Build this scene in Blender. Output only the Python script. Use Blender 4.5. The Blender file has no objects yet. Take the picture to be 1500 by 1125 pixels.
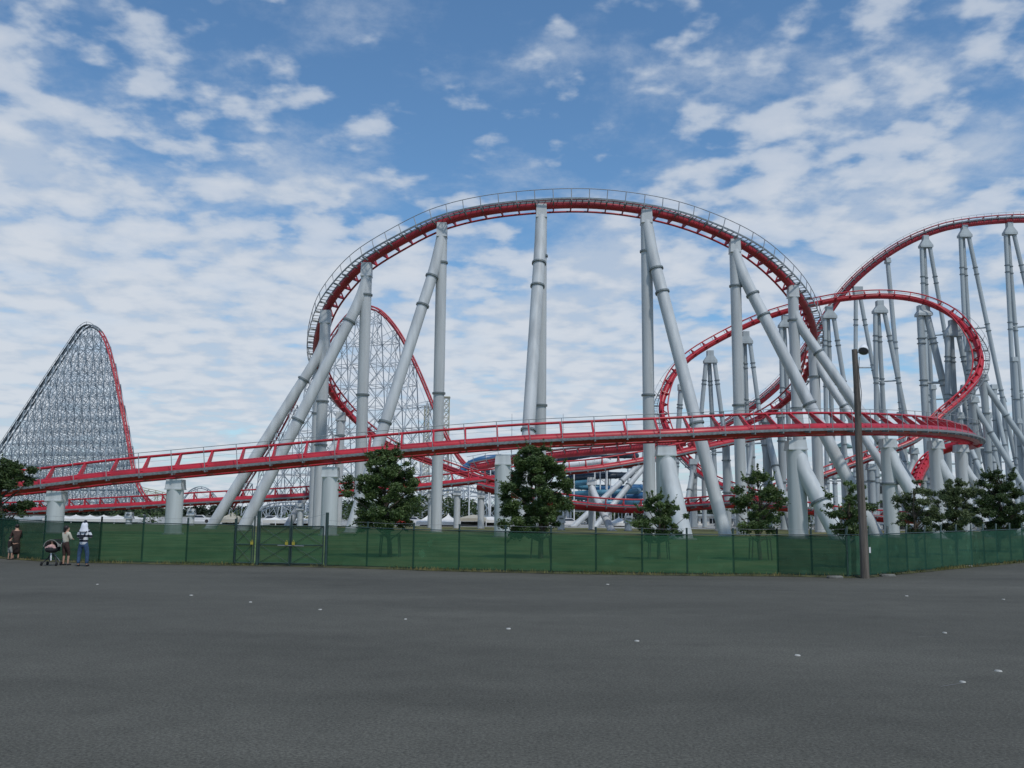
import bpy, bmesh, math, random
from mathutils import Vector, Matrix, noise
R = math.radians
rnd = random.Random(7)
scene = bpy.context.scene
COL = scene.collection

# ------------------------------------------------------------------ camera
F = 1350.0
CAM = Vector((0, 0, 2.15))
PITCH, ROLL = 8.01, -0.5
cam_m = Matrix.Rotation(R(90 + PITCH), 3, 'X') @ Matrix.Rotation(R(-ROLL), 3, 'Z')
cd = bpy.data.cameras.new('camera'); cam = bpy.data.objects.new('camera', cd); COL.objects.link(cam)
cam.matrix_world = Matrix.Translation(CAM) @ cam_m.to_4x4()
cd.sensor_width = 36; cd.lens = 36 * F / 1500; cd.clip_start = 0.1; cd.clip_end = 20000
scene.camera = cam

def W(px, py, D):
    """world point seen at photo position (px,py) standing D metres ahead"""
    d = cam_m @ Vector(((px - 750) / F, (562.5 - py) / F, -1.0))
    return CAM + d * (D / d.y)
def G(px, D, z=0.0):
    lo, hi = 300.0, 4000.0
    for _ in range(50):
        m = (lo + hi) / 2
        if W(px, m, D).z > z: lo = m
        else: hi = m
    return W(px, lo, D)
def GY(px, py):
    """ground point seen at (px,py)"""
    d = cam_m @ Vector(((px - 750) / F, (562.5 - py) / F, -1.0))
    return CAM + d * (-CAM.z / d.z)

# ------------------------------------------------------------------ materials
def nt(m):
    m.use_nodes = True; t = m.node_tree; t.nodes.clear(); return t
def mat(name, col, rough=0.5, metal=0.0, var=0.12, scale=1.5, bump=0.0, bscale=20, stretch=(1, 1, 1), spec=0.5, col2=None, coord='Object', thr=(0.35, 0.65)):
    m = bpy.data.materials.new(name); t = nt(m); N, L = t.nodes, t.links
    o = N.new('ShaderNodeOutputMaterial'); b = N.new('ShaderNodeBsdfPrincipled'); L.new(b.outputs[0], o.inputs[0])
    tc = N.new('ShaderNodeTexCoord'); mp = N.new('ShaderNodeMapping'); mp.inputs['Scale'].default_value = stretch
    L.new(tc.outputs[coord], mp.inputs[0])
    n = N.new('ShaderNodeTexNoise'); n.inputs['Scale'].default_value = scale; n.inputs['Detail'].default_value = 6
    L.new(mp.outputs[0], n.inputs[0])
    mr = N.new('ShaderNodeMapRange'); mr.inputs[1].default_value = thr[0]; mr.inputs[2].default_value = thr[1]
    L.new(n.outputs[0], mr.inputs[0])
    mx = N.new('ShaderNodeMix'); mx.data_type = 'RGBA'
    c2 = col2 if col2 else tuple(c * (1 - 2 * var) for c in col)
    mx.inputs[6].default_value = (*c2, 1)
    mx.inputs[7].default_value = (*(col if col2 else tuple(min(1, c * (1 + var)) for c in col)), 1)
    L.new(mr.outputs[0], mx.inputs[0]); L.new(mx.outputs[2], b.inputs['Base Color'])
    b.inputs['Roughness'].default_value = rough; b.inputs['Metallic'].default_value = metal
    b.inputs['Specular IOR Level'].default_value = spec
    if bump:
        n2 = N.new('ShaderNodeTexNoise'); n2.inputs['Scale'].default_value = bscale; n2.inputs['Detail'].default_value = 4
        L.new(mp.outputs[0], n2.inputs[0])
        bp = N.new('ShaderNodeBump'); bp.inputs['Strength'].default_value = bump; bp.inputs['Distance'].default_value = 0.05
        L.new(n2.outputs[0], bp.inputs['Height']); L.new(bp.outputs[0], b.inputs['Normal'])
    return m
M = {}
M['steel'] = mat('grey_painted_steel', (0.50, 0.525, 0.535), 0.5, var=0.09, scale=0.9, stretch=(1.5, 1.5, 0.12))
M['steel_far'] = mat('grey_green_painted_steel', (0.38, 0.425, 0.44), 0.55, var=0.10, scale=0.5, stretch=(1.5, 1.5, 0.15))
M['steel_dark'] = mat('weathered_flange_steel', (0.16, 0.19, 0.20), 0.5, var=0.12)
M['galv'] = mat('galvanised_walkway_steel', (0.20, 0.225, 0.24), 0.5, metal=0.2, var=0.15, scale=4)
M['rail_grey'] = mat('thin_rail_grey', (0.27, 0.29, 0.31), 0.5, var=0.1)
M['red'] = mat('glossy_red_paint', (0.44, 0.017, 0.030), 0.4, var=0.12, scale=0.6)
M['red_dull'] = mat('faded_red_paint', (0.42, 0.03, 0.045), 0.45, var=0.14, scale=0.5)
M['red_orange'] = mat('orange_red_paint', (0.50, 0.045, 0.02), 0.4, var=0.12, scale=0.6)
M['lattice'] = mat('lattice_steel', (0.31, 0.37, 0.415), 0.55, var=0.1, scale=0.1)
M['lattice_light'] = mat('pale_lattice_steel', (0.38, 0.42, 0.45), 0.55, var=0.1, scale=0.1)
M['cream'] = mat('cream_lattice_paint', (0.46, 0.45, 0.35), 0.6, var=0.12, scale=0.3)
M['old_concrete'] = mat('dirty_concrete', (0.15, 0.15, 0.135), 0.95, var=0.25, scale=5, bump=0.4)
M['concrete'] = mat('pale_concrete', (0.33, 0.33, 0.31), 0.85, var=0.12, scale=2, bump=0.3)
M['post'] = mat('dark_green_fence_paint', (0.025, 0.055, 0.05), 0.5, var=0.15, scale=3)
M['bark'] = mat('tree_bark', (0.10, 0.075, 0.055), 0.9, var=0.25, scale=6, bump=0.6, stretch=(3, 3, 0.6))
M['pole'] = mat('weathered_pole_wood', (0.145, 0.125, 0.105), 0.9, var=0.22, scale=3, bump=0.5, stretch=(6, 6, 0.25))
M['white'] = mat('white_painted_metal', (0.75, 0.76, 0.76), 0.4, var=0.05)
M['canvas'] = mat('white_tent_canvas', (0.72, 0.71, 0.67), 0.8, var=0.06, scale=0.4)
M['beige'] = mat('beige_tent_canvas', (0.42, 0.39, 0.31), 0.8, var=0.08, scale=0.4)
M['dark'] = mat('dark_rubber', (0.02, 0.02, 0.022), 0.7)
M['glass'] = mat('dark_glass', (0.02, 0.025, 0.03), 0.08, var=0.05)
M['lamp_glass'] = mat('dull_lamp_glass', (0.10, 0.11, 0.12), 0.15, var=0.05)
M['blue'] = mat('blue_slide_fibreglass', (0.035, 0.125, 0.27), 0.35, var=0.12, scale=0.3)
M['navy'] = mat('navy_slide_fibreglass', (0.02, 0.035, 0.055), 0.4, var=0.15, scale=0.3)
M['teal'] = mat('pale_blue_slide_fibreglass', (0.07, 0.21, 0.30), 0.35, var=0.12, scale=0.3)
M['pagoda'] = mat('pale_green_roof', (0.22, 0.33, 0.29), 0.6, var=0.1)
M['skin'] = mat('skin', (0.46, 0.27, 0.19), 0.6, var=0.04)
M['hair'] = mat('black_hair', (0.012, 0.009, 0.008), 0.6)
M['brown_cloth'] = mat('brown_cloth', (0.055, 0.03, 0.024), 0.9, var=0.2, scale=8)
M['darkbrown'] = mat('dark_brown_cloth', (0.022, 0.014, 0.012), 0.9, var=0.2, scale=8)
M['cream_cloth'] = mat('cream_cloth', (0.55, 0.52, 0.42), 0.9, var=0.06, scale=8)
M['yellow_cloth'] = mat('pale_yellow_cloth', (0.55, 0.50, 0.27), 0.9, var=0.06, scale=8)
M['jeans'] = mat('blue_denim', (0.035, 0.075, 0.15), 0.9, var=0.15, scale=12)
M['towel'] = mat('white_towel', (0.74, 0.76, 0.82), 0.9, var=0.04)
M['navy_cloth'] = mat('navy_cloth', (0.012, 0.016, 0.03), 0.8)
M['pink_cloth'] = mat('pink_checked_cloth', (0.48, 0.30, 0.28), 0.9, var=0.25, scale=40)
M['grey_cloth'] = mat('grey_pram_cloth', (0.26, 0.27, 0.25), 0.8)
M['yellow'] = mat('yellow_lock_plate', (0.42, 0.36, 0.04), 0.5)
M['marking'] = mat('worn_white_paint', (0.40, 0.40, 0.37), 0.8, var=0.1, scale=12)
M['dust'] = mat('dusty_paint_marks', (0.16, 0.16, 0.155), 0.9, var=0.1, scale=12)

def stripe_mat():
    m = bpy.data.materials.new('striped_shirt'); t = nt(m); N, L = t.nodes, t.links
    o = N.new('ShaderNodeOutputMaterial'); b = N.new('ShaderNodeBsdfPrincipled'); L.new(b.outputs[0], o.inputs[0])
    tc = N.new('ShaderNodeTexCoord'); s = N.new('ShaderNodeSeparateXYZ'); L.new(tc.outputs['Object'], s.inputs[0])
    a = N.new('ShaderNodeMath'); a.operation = 'MULTIPLY'; a.inputs[1].default_value = 5.4; L.new(s.outputs[2], a.inputs[0])
    f = N.new('ShaderNodeMath'); f.operation = 'FRACT'; L.new(a.outputs[0], f.inputs[0])
    g = N.new('ShaderNodeMath'); g.operation = 'GREATER_THAN'; g.inputs[1].default_value = 0.45; L.new(f.outputs[0], g.inputs[0])
    mx = N.new('ShaderNodeMix'); mx.data_type = 'RGBA'; mx.inputs[6].default_value = (0.018, 0.022, 0.04, 1); mx.inputs[7].default_value = (0.7, 0.72, 0.75, 1)
    L.new(g.outputs[0], mx.inputs[0]); L.new(mx.outputs[2], b.inputs['Base Color']); b.inputs['Roughness'].default_value = 0.9
    return m
M['stripes'] = stripe_mat()

def leaf_mat(name, a, b_, scale=1.4):
    m = bpy.data.materials.new(name); t = nt(m); N, L = t.nodes, t.links
    o = N.new('ShaderNodeOutputMaterial'); tc = N.new('ShaderNodeTexCoord')
    n = N.new('ShaderNodeTexNoise'); n.inputs['Scale'].default_value = scale; n.inputs['Detail'].default_value = 5; L.new(tc.outputs['Object'], n.inputs[0])
    mr = N.new('ShaderNodeMapRange'); mr.inputs[1].default_value = 0.36; mr.inputs[2].default_value = 0.66; L.new(n.outputs[0], mr.inputs[0])
    mx = N.new('ShaderNodeMix'); mx.data_type = 'RGBA'; mx.inputs[6].default_value = (*a, 1); mx.inputs[7].default_value = (*b_, 1); L.new(mr.outputs[0], mx.inputs[0])
    p = N.new('ShaderNodeBsdfPrincipled'); p.inputs['Roughness'].default_value = 0.5; L.new(mx.outputs[2], p.inputs['Base Color'])
    p.inputs['Specular IOR Level'].default_value = 0.35
    tr = N.new('ShaderNodeBsdfTranslucent'); L.new(mx.outputs[2], tr.inputs[0])
    ms = N.new('ShaderNodeMixShader'); ms.inputs[0].default_value = 0.25; L.new(p.outputs[0], ms.inputs[1]); L.new(tr.outputs[0], ms.inputs[2]); L.new(ms.outputs[0], o.inputs[0])
    return m
M['leaf'] = leaf_mat('mid_green_leaves', (0.045, 0.080, 0.024), (0.125, 0.185, 0.060))
M['leaf_dark'] = leaf_mat('dark_green_leaves', (0.032, 0.058, 0.021), (0.085, 0.13, 0.042))
M['leaf_olive'] = leaf_mat('olive_green_leaves', (0.06, 0.09, 0.035), (0.13, 0.165, 0.07))
M['leaf_far'] = leaf_mat('far_wood_leaves', (0.022, 0.038, 0.024), (0.05, 0.075, 0.042), 0.2)

def screen_mat(name, a, b_, alpha):
    m = bpy.data.materials.new(name); t = nt(m); N, L = t.nodes, t.links
    o = N.new('ShaderNodeOutputMaterial'); tc = N.new('ShaderNodeTexCoord')
    mp = N.new('ShaderNodeMapping'); mp.inputs['Scale'].default_value = (0.5, 0.5, 2.0); L.new(tc.outputs['Object'], mp.inputs[0])
    n = N.new('ShaderNodeTexNoise'); n.inputs['Scale'].default_value = 1.2; n.inputs['Detail'].default_value = 6; L.new(mp.outputs[0], n.inputs[0])
    mr = N.new('ShaderNodeMapRange'); mr.inputs[1].default_value = 0.35; mr.inputs[2].default_value = 0.65; L.new(n.outputs[0], mr.inputs[0])
    mx = N.new('ShaderNodeMix'); mx.data_type = 'RGBA'; mx.inputs[6].default_value = (*a, 1); mx.inputs[7].default_value = (*b_, 1); L.new(mr.outputs[0], mx.inputs[0])
    oi = N.new('ShaderNodeObjectInfo'); vr = N.new('ShaderNodeMapRange'); vr.inputs[3].default_value = 0.84; vr.inputs[4].default_value = 1.16; L.new(oi.outputs['Random'], vr.inputs[0])
    n3 = N.new('ShaderNodeTexNoise'); n3.inputs['Scale'].default_value = 1.6; n3.inputs['Detail'].default_value = 3; L.new(tc.outputs['Object'], n3.inputs[0])
    fd = N.new('ShaderNodeMapRange'); fd.inputs[1].default_value = 0.62; fd.inputs[2].default_value = 0.74; fd.inputs[3].default_value = 1.0; fd.inputs[4].default_value = 1.5; L.new(n3.outputs[0], fd.inputs[0])
    vmul = N.new('ShaderNodeMath'); vmul.operation = 'MULTIPLY'; L.new(vr.outputs[0], vmul.inputs[0]); L.new(fd.outputs[0], vmul.inputs[1])
    vs = N.new('ShaderNodeVectorMath'); vs.operation = 'SCALE'; L.new(mx.outputs[2], vs.inputs[0]); L.new(vmul.outputs[0], vs.inputs['Scale'])
    d = N.new('ShaderNodeBsdfDiffuse'); L.new(vs.outputs[0], d.inputs[0])
    tl = N.new('ShaderNodeBsdfTranslucent'); L.new(vs.outputs[0], tl.inputs[0])
    m1 = N.new('ShaderNodeMixShader'); m1.inputs[0].default_value = 0.35; L.new(d.outputs[0], m1.inputs[1]); L.new(tl.outputs[0], m1.inputs[2])
    tp = N.new('ShaderNodeBsdfTransparent'); m2 = N.new('ShaderNodeMixShader')
    ar = N.new('ShaderNodeMapRange'); ar.inputs[1].default_value = 0.2; ar.inputs[2].default_value = 0.8; ar.inputs[3].default_value = alpha - 0.08; ar.inputs[4].default_value = alpha + 0.08
    L.new(n.outputs[0], ar.inputs[0]); L.new(ar.outputs[0], m2.inputs[0])
    L.new(m1.outputs[0], m2.inputs[1]); L.new(tp.outputs[0], m2.inputs[2]); L.new(m2.outputs[0], o.inputs[0])
    return m
M['screen'] = screen_mat('green_mesh_screen', (0.036, 0.104, 0.056), (0.048, 0.130, 0.072), 0.25)
M['screen_dark'] = screen_mat('dark_green_mesh_screen', (0.026, 0.072, 0.050), (0.034, 0.088, 0.060), 0.14)
M['screen_teal'] = screen_mat('blue_green_mesh_screen', (0.036, 0.100, 0.070), (0.046, 0.122, 0.084), 0.13)

def asphalt_mat():
    m = bpy.data.materials.new('asphalt'); t = nt(m); N, L = t.nodes, t.links
    o = N.new('ShaderNodeOutputMaterial'); b = N.new('ShaderNodeBsdfPrincipled'); L.new(b.outputs[0], o.inputs[0])
    tc = N.new('ShaderNodeTexCoord')
    def noi(s, d, st=(1, 1, 1)):
        mp = N.new('ShaderNodeMapping'); mp.inputs['Scale'].default_value = st; L.new(tc.outputs['Object'], mp.inputs[0])
        n = N.new('ShaderNodeTexNoise'); n.inputs['Scale'].default_value = s; n.inputs['Detail'].default_value = d; n.inputs['Roughness'].default_value = 0.65; L.new(mp.outputs[0], n.inputs[0]); return n
    big = noi(0.12, 5, (0.5, 1.6, 1)); fine = noi(30, 4); mid = noi(1.3, 7)
    r1 = N.new('ShaderNodeValToRGB'); r1.color_ramp.elements[0].position = 0.35; r1.color_ramp.elements[0].color = (0.066, 0.065, 0.054, 1)
    r1.color_ramp.elements[1].position = 0.68; r1.color_ramp.elements[1].color = (0.096, 0.094, 0.079, 1); L.new(big.outputs[0], r1.inputs[0])
    def mul(src, n, lo, hi, a, c):
        mr = N.new('ShaderNodeMapRange'); mr.inputs[1].default_value = lo; mr.inputs[2].default_value = hi; mr.inputs[3].default_value = a; mr.inputs[4].default_value = c; L.new(n.outputs[1] if n.bl_idname == 'ShaderNodeTexWave' else n.outputs[0], mr.inputs[0])
        v = N.new('ShaderNodeVectorMath'); v.operation = 'SCALE'; L.new(src, v.inputs[0]); L.new(mr.outputs[0], v.inputs['Scale']); return v.outputs[0]
    c = mul(r1.outputs[0], mid, 0.3, 0.7, 0.91, 1.09)
    st = noi(0.35, 8); c = mul(c, st, 0.60, 0.68, 1.0, 0.88)
    # broad paving lanes of slightly different age
    wv = N.new('ShaderNodeTexWave'); wv.bands_direction = 'DIAGONAL'; wv.inputs['Scale'].default_value = 0.05; wv.inputs['Distortion'].default_value = 0.35; wv.inputs['Detail'].default_value = 4; wv.inputs['Detail Scale'].default_value = 3; L.new(tc.outputs['Object'], wv.inputs[0]); c = mul(c, wv, 0.2, 0.9, 0.965, 1.035)
    c = mul(c, fine, 0.3, 0.7, 0.5, 1.55)
    # pale aggregate flecks
    v = N.new('ShaderNodeTexVoronoi'); v.inputs['Scale'].default_value = 34; L.new(tc.outputs['Object'], v.inputs[0])
    lt = N.new('ShaderNodeMath'); lt.operation = 'LESS_THAN'; lt.inputs[1].default_value = 0.13; L.new(v.outputs['Distance'], lt.inputs[0])
    mx = N.new('ShaderNodeMix'); mx.data_type = 'RGBA'; L.new(c, mx.inputs[6]); mx.inputs[7].default_value = (0.19, 0.19, 0.18, 1); L.new(lt.outputs[0], mx.inputs[0])
    L.new(mx.outputs[2], b.inputs['Base Color']); b.inputs['Roughness'].default_value = 0.9; b.inputs['Specular IOR Level'].default_value = 0.2
    bp = N.new('ShaderNodeBump'); bp.inputs['Strength'].default_value = 0.35; bp.inputs['Distance'].default_value = 0.006; L.new(fine.outputs[0], bp.inputs['Height']); L.new(bp.outputs[0], b.inputs['Normal'])
    return m
M['asphalt'] = asphalt_mat()
M['lawn'] = mat('lawn', (0.125, 0.17, 0.062), 0.95, scale=0.30, thr=(0.4, 0.6), col2=(0.065, 0.125, 0.042), bump=0.5, bscale=9, spec=0.1)
M['drygrass'] = mat('dry_grass', (0.17, 0.15, 0.075), 0.95, scale=0.25, col2=(0.09, 0.115, 0.045), bump=0.5, bscale=8, spec=0.1)
M['soil'] = mat('verge_soil', (0.10, 0.10, 0.05), 0.95, scale=1.8, col2=(0.035, 0.038, 0.024), bump=0.6, bscale=15, spec=0.1)
M['far_ground'] = mat('far_ground', (0.09, 0.10, 0.07), 0.95, scale=0.02, col2=(0.07, 0.075, 0.07), spec=0.1)

# ------------------------------------------------------------------ mesh helper
class MB:
    def __init__(s): s.v = []; s.f = []; s.sm = []
    def quad(s, a, b, c, d):
        n = len(s.v); s.v += [a, b, c, d]; s.f.append((n, n + 1, n + 2, n + 3)); s.sm.append(False)
    def box(s, c, x, y, z):
        """centre and three half axis vectors"""
        n = len(s.v); c = Vector(c); x = Vector(x); y = Vector(y); z = Vector(z)
        for i in (-1, 1):
            for j in (-1, 1):
                for k in (-1, 1): s.v.append(c + x * i + y * j + z * k)
        for f in ((0, 1, 3, 2), (4, 6, 7, 5), (0, 4, 5, 1), (2, 3, 7, 6), (0, 2, 6, 4), (1, 5, 7, 3)):
            s.f.append(tuple(n + q for q in f)); s.sm.append(False)
    def abox(s, x0, x1, y0, y1, z0, z1):
        s.box(((x0 + x1) / 2, (y0 + y1) / 2, (z0 + z1) / 2), ((x1 - x0) / 2, 0, 0), (0, (y1 - y0) / 2, 0), (0, 0, (z1 - z0) / 2))
    def tube(s, pts, r, n=12, caps=True, smooth=True):
        pts = [Vector(p) for p in pts]
        if not isinstance(r, (list, tuple)): r = [r] * len(pts)
        m = len(pts); base = len(s.v); up = None
        for i, p in enumerate(pts):
            t = (pts[min(i + 1, m - 1)] - pts[max(i - 1, 0)]).normalized()
            if up is None:
                up = Vector((0, 0, 1)) if abs(t.z) < 0.9 else Vector((1, 0, 0))
            u = (up - t * up.dot(t)).normalized(); up = u; w = t.cross(u)
            for k in range(n):
                a = 2 * math.pi * (k + 0.5) / n
                s.v.append(p + (u * math.cos(a) + w * math.sin(a)) * r[i])
        for i in range(m - 1):
            for k in range(n):
                a = base + i * n + k; b = base + i * n + (k + 1) % n
                s.f.append((a, b, b + n, a + n)); s.sm.append(smooth)
        if caps:
            c0 = len(s.v); s.v += [s.v[base + k].copy() for k in range(n)] + [s.v[base + (m - 1) * n + k].copy() for k in range(n)]
            s.f.append(tuple(c0 + k for k in range(n - 1, -1, -1))); s.sm.append(False)
            s.f.append(tuple(c0 + n + k for k in range(n))); s.sm.append(False)
    def bar(s, a, b, r, n=4): s.tube([a, b], r, n, smooth=False)
    def prism(s, poly, off):
        """extrude closed polygon of points by vector off (centred)"""
        off = Vector(off) / 2; n = len(s.v); m = len(poly)
        s.v += [Vector(p) - off for p in poly] + [Vector(p) + off for p in poly]
        s.f.append(tuple(n + k for k in range(m - 1, -1, -1))); s.sm.append(False)
        s.f.append(tuple(n + m + k for k in range(m))); s.sm.append(False)
        for k in range(m):
            k2 = (k + 1) % m; s.f.append((n + k, n + k2, n + m + k2, n + m + k)); s.sm.append(False)
    def loft(s, rings, smooth=True, caps=True):
        n = len(s.v); m = len(rings[0])
        for r_ in rings: s.v += [Vector(p) for p in r_]
        for i in range(len(rings) - 1):
            for k in range(m):
                a = n + i * m + k; b = n + i * m + (k + 1) % m
                s.f.append((a, b, b + m, a + m)); s.sm.append(smooth)
        if caps:
            c0 = len(s.v); s.v += [Vector(p) for p in rings[0]] + [Vector(p) for p in rings[-1]]
            s.f.append(tuple(c0 + k for k in range(m - 1, -1, -1))); s.sm.append(False)
            s.f.append(tuple(c0 + m + k for k in range(m))); s.sm.append(False)
    def ball(s, c, rx, ry, rz, n=12, m=8):
        c = Vector(c); rings = []
        for i in range(m + 1):
            a = math.pi * (0.02 + 0.96 * i / m)
            rings.append([c + Vector((rx * math.sin(a) * math.cos(2 * math.pi * k / n), ry * math.sin(a) * math.sin(2 * math.pi * k / n), -rz * math.cos(a))) for k in range(n)])
        s.loft(rings)
    def build(s, name, material, parent=None, origin=None, kind=None):
        """vertices are world coordinates; parent is an unrotated Empty"""
        o_ = Vector(origin) if origin is not None else (parent_loc(parent) if parent else Vector((0, 0, 0)))
        me = bpy.data.meshes.new(name)
        me.from_pydata([tuple(v - o_) for v in s.v], [], s.f)
        me.polygons.foreach_set('use_smooth', s.sm)
        me.materials.append(material); me.update()
        o = bpy.data.objects.new(name, me); COL.objects.link(o)
        if parent:
            o.parent = parent; o.location = o_ - parent_loc(parent)
        else: o.location = o_
        if kind: o['kind'] = kind
        return o
LOC = {}
def parent_loc(o):
    v = Vector((0, 0, 0))
    while o is not None:
        v = v + o.location; o = o.parent
    return v
def thing(name, label, cat, loc=(0, 0, 0), group=None):
    o = bpy.data.objects.new(name, None); COL.objects.link(o); o.location = loc
    o.empty_display_size = 0.3
    o['label'] = label; o['category'] = cat
    if group: o['group'] = group
    return o
def tag(o, label, cat, group=None):
    o['label'] = label; o['category'] = cat
    if group: o['group'] = group
    return o
def copy_tree(o, parent=None):
    c = o.copy(); COL.objects.link(c); c.parent = parent
    for ch in o.children: copy_tree(ch, c)
    return c

def catmull(P, step):
    """P: list of Vectors (any dimension as tuples). returns evenly spaced samples"""
    P = [Vector(p) for p in P]
    Q = [P[0] * 2 - P[1]] + P + [P[-1] * 2 - P[-2]]
    out = []
    for i in range(1, len(Q) - 2):
        a, b, c, d = Q[i - 1], Q[i], Q[i + 1], Q[i + 2]
        for k in range(16):
            t = k / 16
            out.append(0.5 * ((2 * b) + (c - a) * t + (2 * a - 5 * b + 4 * c - d) * t * t + (3 * b - a - 3 * c + d) * t ** 3))
    out.append(P[-1])
    # smooth a little, then resample
    for _ in range(6):
        out = [out[0]] + [(out[i - 1] + out[i] * 2 + out[i + 1]) / 4 for i in range(1, len(out) - 1)] + [out[-1]]
    res = [out[0]]; acc = 0
    for i in range(1, len(out)):
        seg = (out[i] - out[i - 1]).length
        while acc + seg >= step:
            t = (step - acc) / seg; p = out[i - 1].lerp(out[i], t)
            res.append(p); out[i - 1] = p; seg = (out[i] - p).length; acc = 0
        acc += seg
    return res

# ------------------------------------------------------------------ tracks
def track(label, pts, sgn=1, bank=45, spine_r=0.62, off=1.1, hg=0.8, rail_r=0.13, step=1.0, tie=2.4, walk=(0.7, 1.7, -0.1),
          mred='red', railing=True, rail_mat=None, hand=1.15, group='red coaster track runs', tie_w=0.14, rungs=0.5, post=2.4, name='coaster_track', light=False, wr=0.045, edge=0.10, midrail=True, crossbar=True):
    P = catmull([W(*p[:3]) for p in pts], step)
    n = len(P)
    bk = [p[3] if len(p) > 3 else bank for p in pts]
    root = thing(name, label, 'coaster track', (P[0].x, P[0].y, 0), group)
    fr = []
    for i, p in enumerate(P):
        t = (P[min(i + 1, n - 1)] - P[max(i - 1, 0)]).normalized()
        h = Vector((t.x, t.y, 0))
        if h.length < 1e-3: h = Vector((1, 0, 0))
        h.normalize()
        side = h.cross(Vector((0, 0, 1))) * sgn
        up = side.cross(t) * sgn if False else (Vector((0, 0, 1)) - t * t.z)
        up = up.normalized() if up.length > 0.2 else (fr[-1][2] if fr else Vector((0, 0, 1)))
        f = i / (n - 1) * (len(bk) - 1); j = min(int(f), len(bk) - 2); b = R(bk[j] + (bk[j + 1] - bk[j]) * (f - j))
        s2 = side * math.cos(b) + up * math.sin(b); u2 = up * math.cos(b) - side * math.sin(b)
        fr.append((t, side, up, s2, u2))
    # smooth frames
    for _ in range(4):
        fr = [fr[0]] + [tuple((fr[i - 1][k] + fr[i][k] * 2 + fr[i + 1][k]).normalized() for k in range(5)) for i in range(1, n - 1)] + [fr[-1]]
    sm = MB(); sm.tube(P, spine_r, 14 if not light else 8); sm.build('spine', M[mred], root)
    rm = M[rail_mat or mred]
    for sg in (-1, 1):
        m = MB(); m.tube([P[i] + fr[i][4] * off + fr[i][3] * hg * sg for i in range(n)], rail_r, 8 if not light else 6); m.build('rail', rm, root)
    # cross ties
    k = max(1, round(tie / step)); idx = list(range(k // 2, n, k)); groups = []
    while len(idx) > 98: k += 1; idx = list(range(k // 2, n, k))
    for i in idx:
        t, side, up, s2, u2 = fr[i]; p = P[i]; m = MB()
        a = spine_r * 0.8
        for sg in (-1, 1):
            e = p + u2 * off + s2 * hg * sg
            b0 = p + s2 * sg * a * 0.2 + u2 * a * 0.8; b1 = p + s2 * sg * a * 1.15 - u2 * a * 0.2
            m.prism([b0, b1, e - u2 * rail_r * 1.5 + s2 * sg * rail_r * 0.4, e - s2 * sg * rail_r * 1.2 + u2 * rail_r * 0.2], t * tie_w)
        if crossbar: m.prism([p + u2 * (off - 0.18) - s2 * hg * 0.95, p + u2 * (off - 0.18) + s2 * hg * 0.95, p + u2 * (off - 0.02) + s2 * hg * 0.95, p + u2 * (off - 0.02) - s2 * hg * 0.95], t * tie_w * 0.7)
        m.prism([p + s2 * (spine_r * 1.05) + u2 * 0.0, p + s2 * spine_r * 0.7 - u2 * spine_r * 0.8, p - s2 * spine_r * 0.7 - u2 * spine_r * 0.8, p - s2 * spine_r * 1.05, p - s2 * spine_r * 0.7 + u2 * spine_r * 0.8, p + s2 * spine_r * 0.7 + u2 * spine_r * 0.8], t * tie_w * 1.3)
        m.build('cross_tie', M[mred], root)
    if walk:
        w0, w1, wh = walk; m = MB()
        A = [P[i] + fr[i][1] * w0 + fr[i][2] * wh for i in range(n)]; B = [P[i] + fr[i][1] * w1 + fr[i][2] * wh for i in range(n)]
        e = edge
        for q in (A, B):
            for i in range(n - 1):
                u = fr[i][2] * e; s_ = fr[i][1] * 0.035; m.box((q[i] + q[i + 1]) / 2, (q[i + 1] - q[i]) / 2 * 1.01, s_, u)
        L = (n - 1) * step; x = 0.0
        while x < L - step:
            i = int(x / step); f = x / step - i
            a = A[i].lerp(A[i + 1], f); b = B[i].lerp(B[i + 1], f)
            m.box((a + b) / 2, (b - a) / 2, fr[i][0] * 0.05, fr[i][2] * 0.02); x += rungs
        pk = max(1, round(post / step))
        for i in range(pk // 2, n, pk):
            t, side, up, s2, u2 = fr[i]
            m.box((P[i] + B[i]) / 2 - up * 0.22, (B[i] - P[i]) / 2, t * 0.07, up * 0.09)
        wk = m.build('walkway', M['galv'], root)
        if railing:
            m = MB(); H = [B[i] + fr[i][2] * hand for i in range(n)]
            m.tube(H, wr, 5)
            if midrail: m.tube([B[i] + fr[i][2] * hand * 0.55 for i in range(n)], wr * 0.35, 4)
            for i in range(pk // 2, n, pk): m.bar(B[i] - fr[i][2] * 0.25, H[i], wr * 1.15, 5)
            m.build('handrail', M['rail_grey'], wk)
    return root, P, fr

GT = 'red coaster track runs'
T1 = [(-90, 726, 86), (40, 713, 86), (150, 700, 86), (258, 690, 86), (400, 677, 86), (560, 662, 86), (737, 648, 86), (900, 640, 86), (1000, 636, 86), (1080, 632, 87), (1165, 629, 89), (1230, 628, 92), (1300, 628, 97), (1360, 630, 104), (1400, 634, 112), (1424, 640, 121), (1430, 646, 130, 60), (1418, 652, 137, 45)]
track('long low red track run nearest the fence with grey walkway below and white handrail', T1, 1, 72, 0.56, 2.0, 1.15, 0.13, 1.0, 2.8, (0.50, 1.15, -0.12), hand=2.0, tie_w=0.16, group=GT, post=3.4, edge=0.11, crossbar=False, wr=0.032)
track('thick red tube track curling down under the right end of the long near run', [(1432, 648, 131), (1420, 652, 137), (1398, 654, 141), (1374, 662, 142), (1355, 680, 140), (1343, 704, 136), (1336, 730, 132)], -1, 20, 0.72, 0.85, 0.6, 0.11, 0.8, 1.6, None, group=GT, tie_w=0.14)
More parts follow.
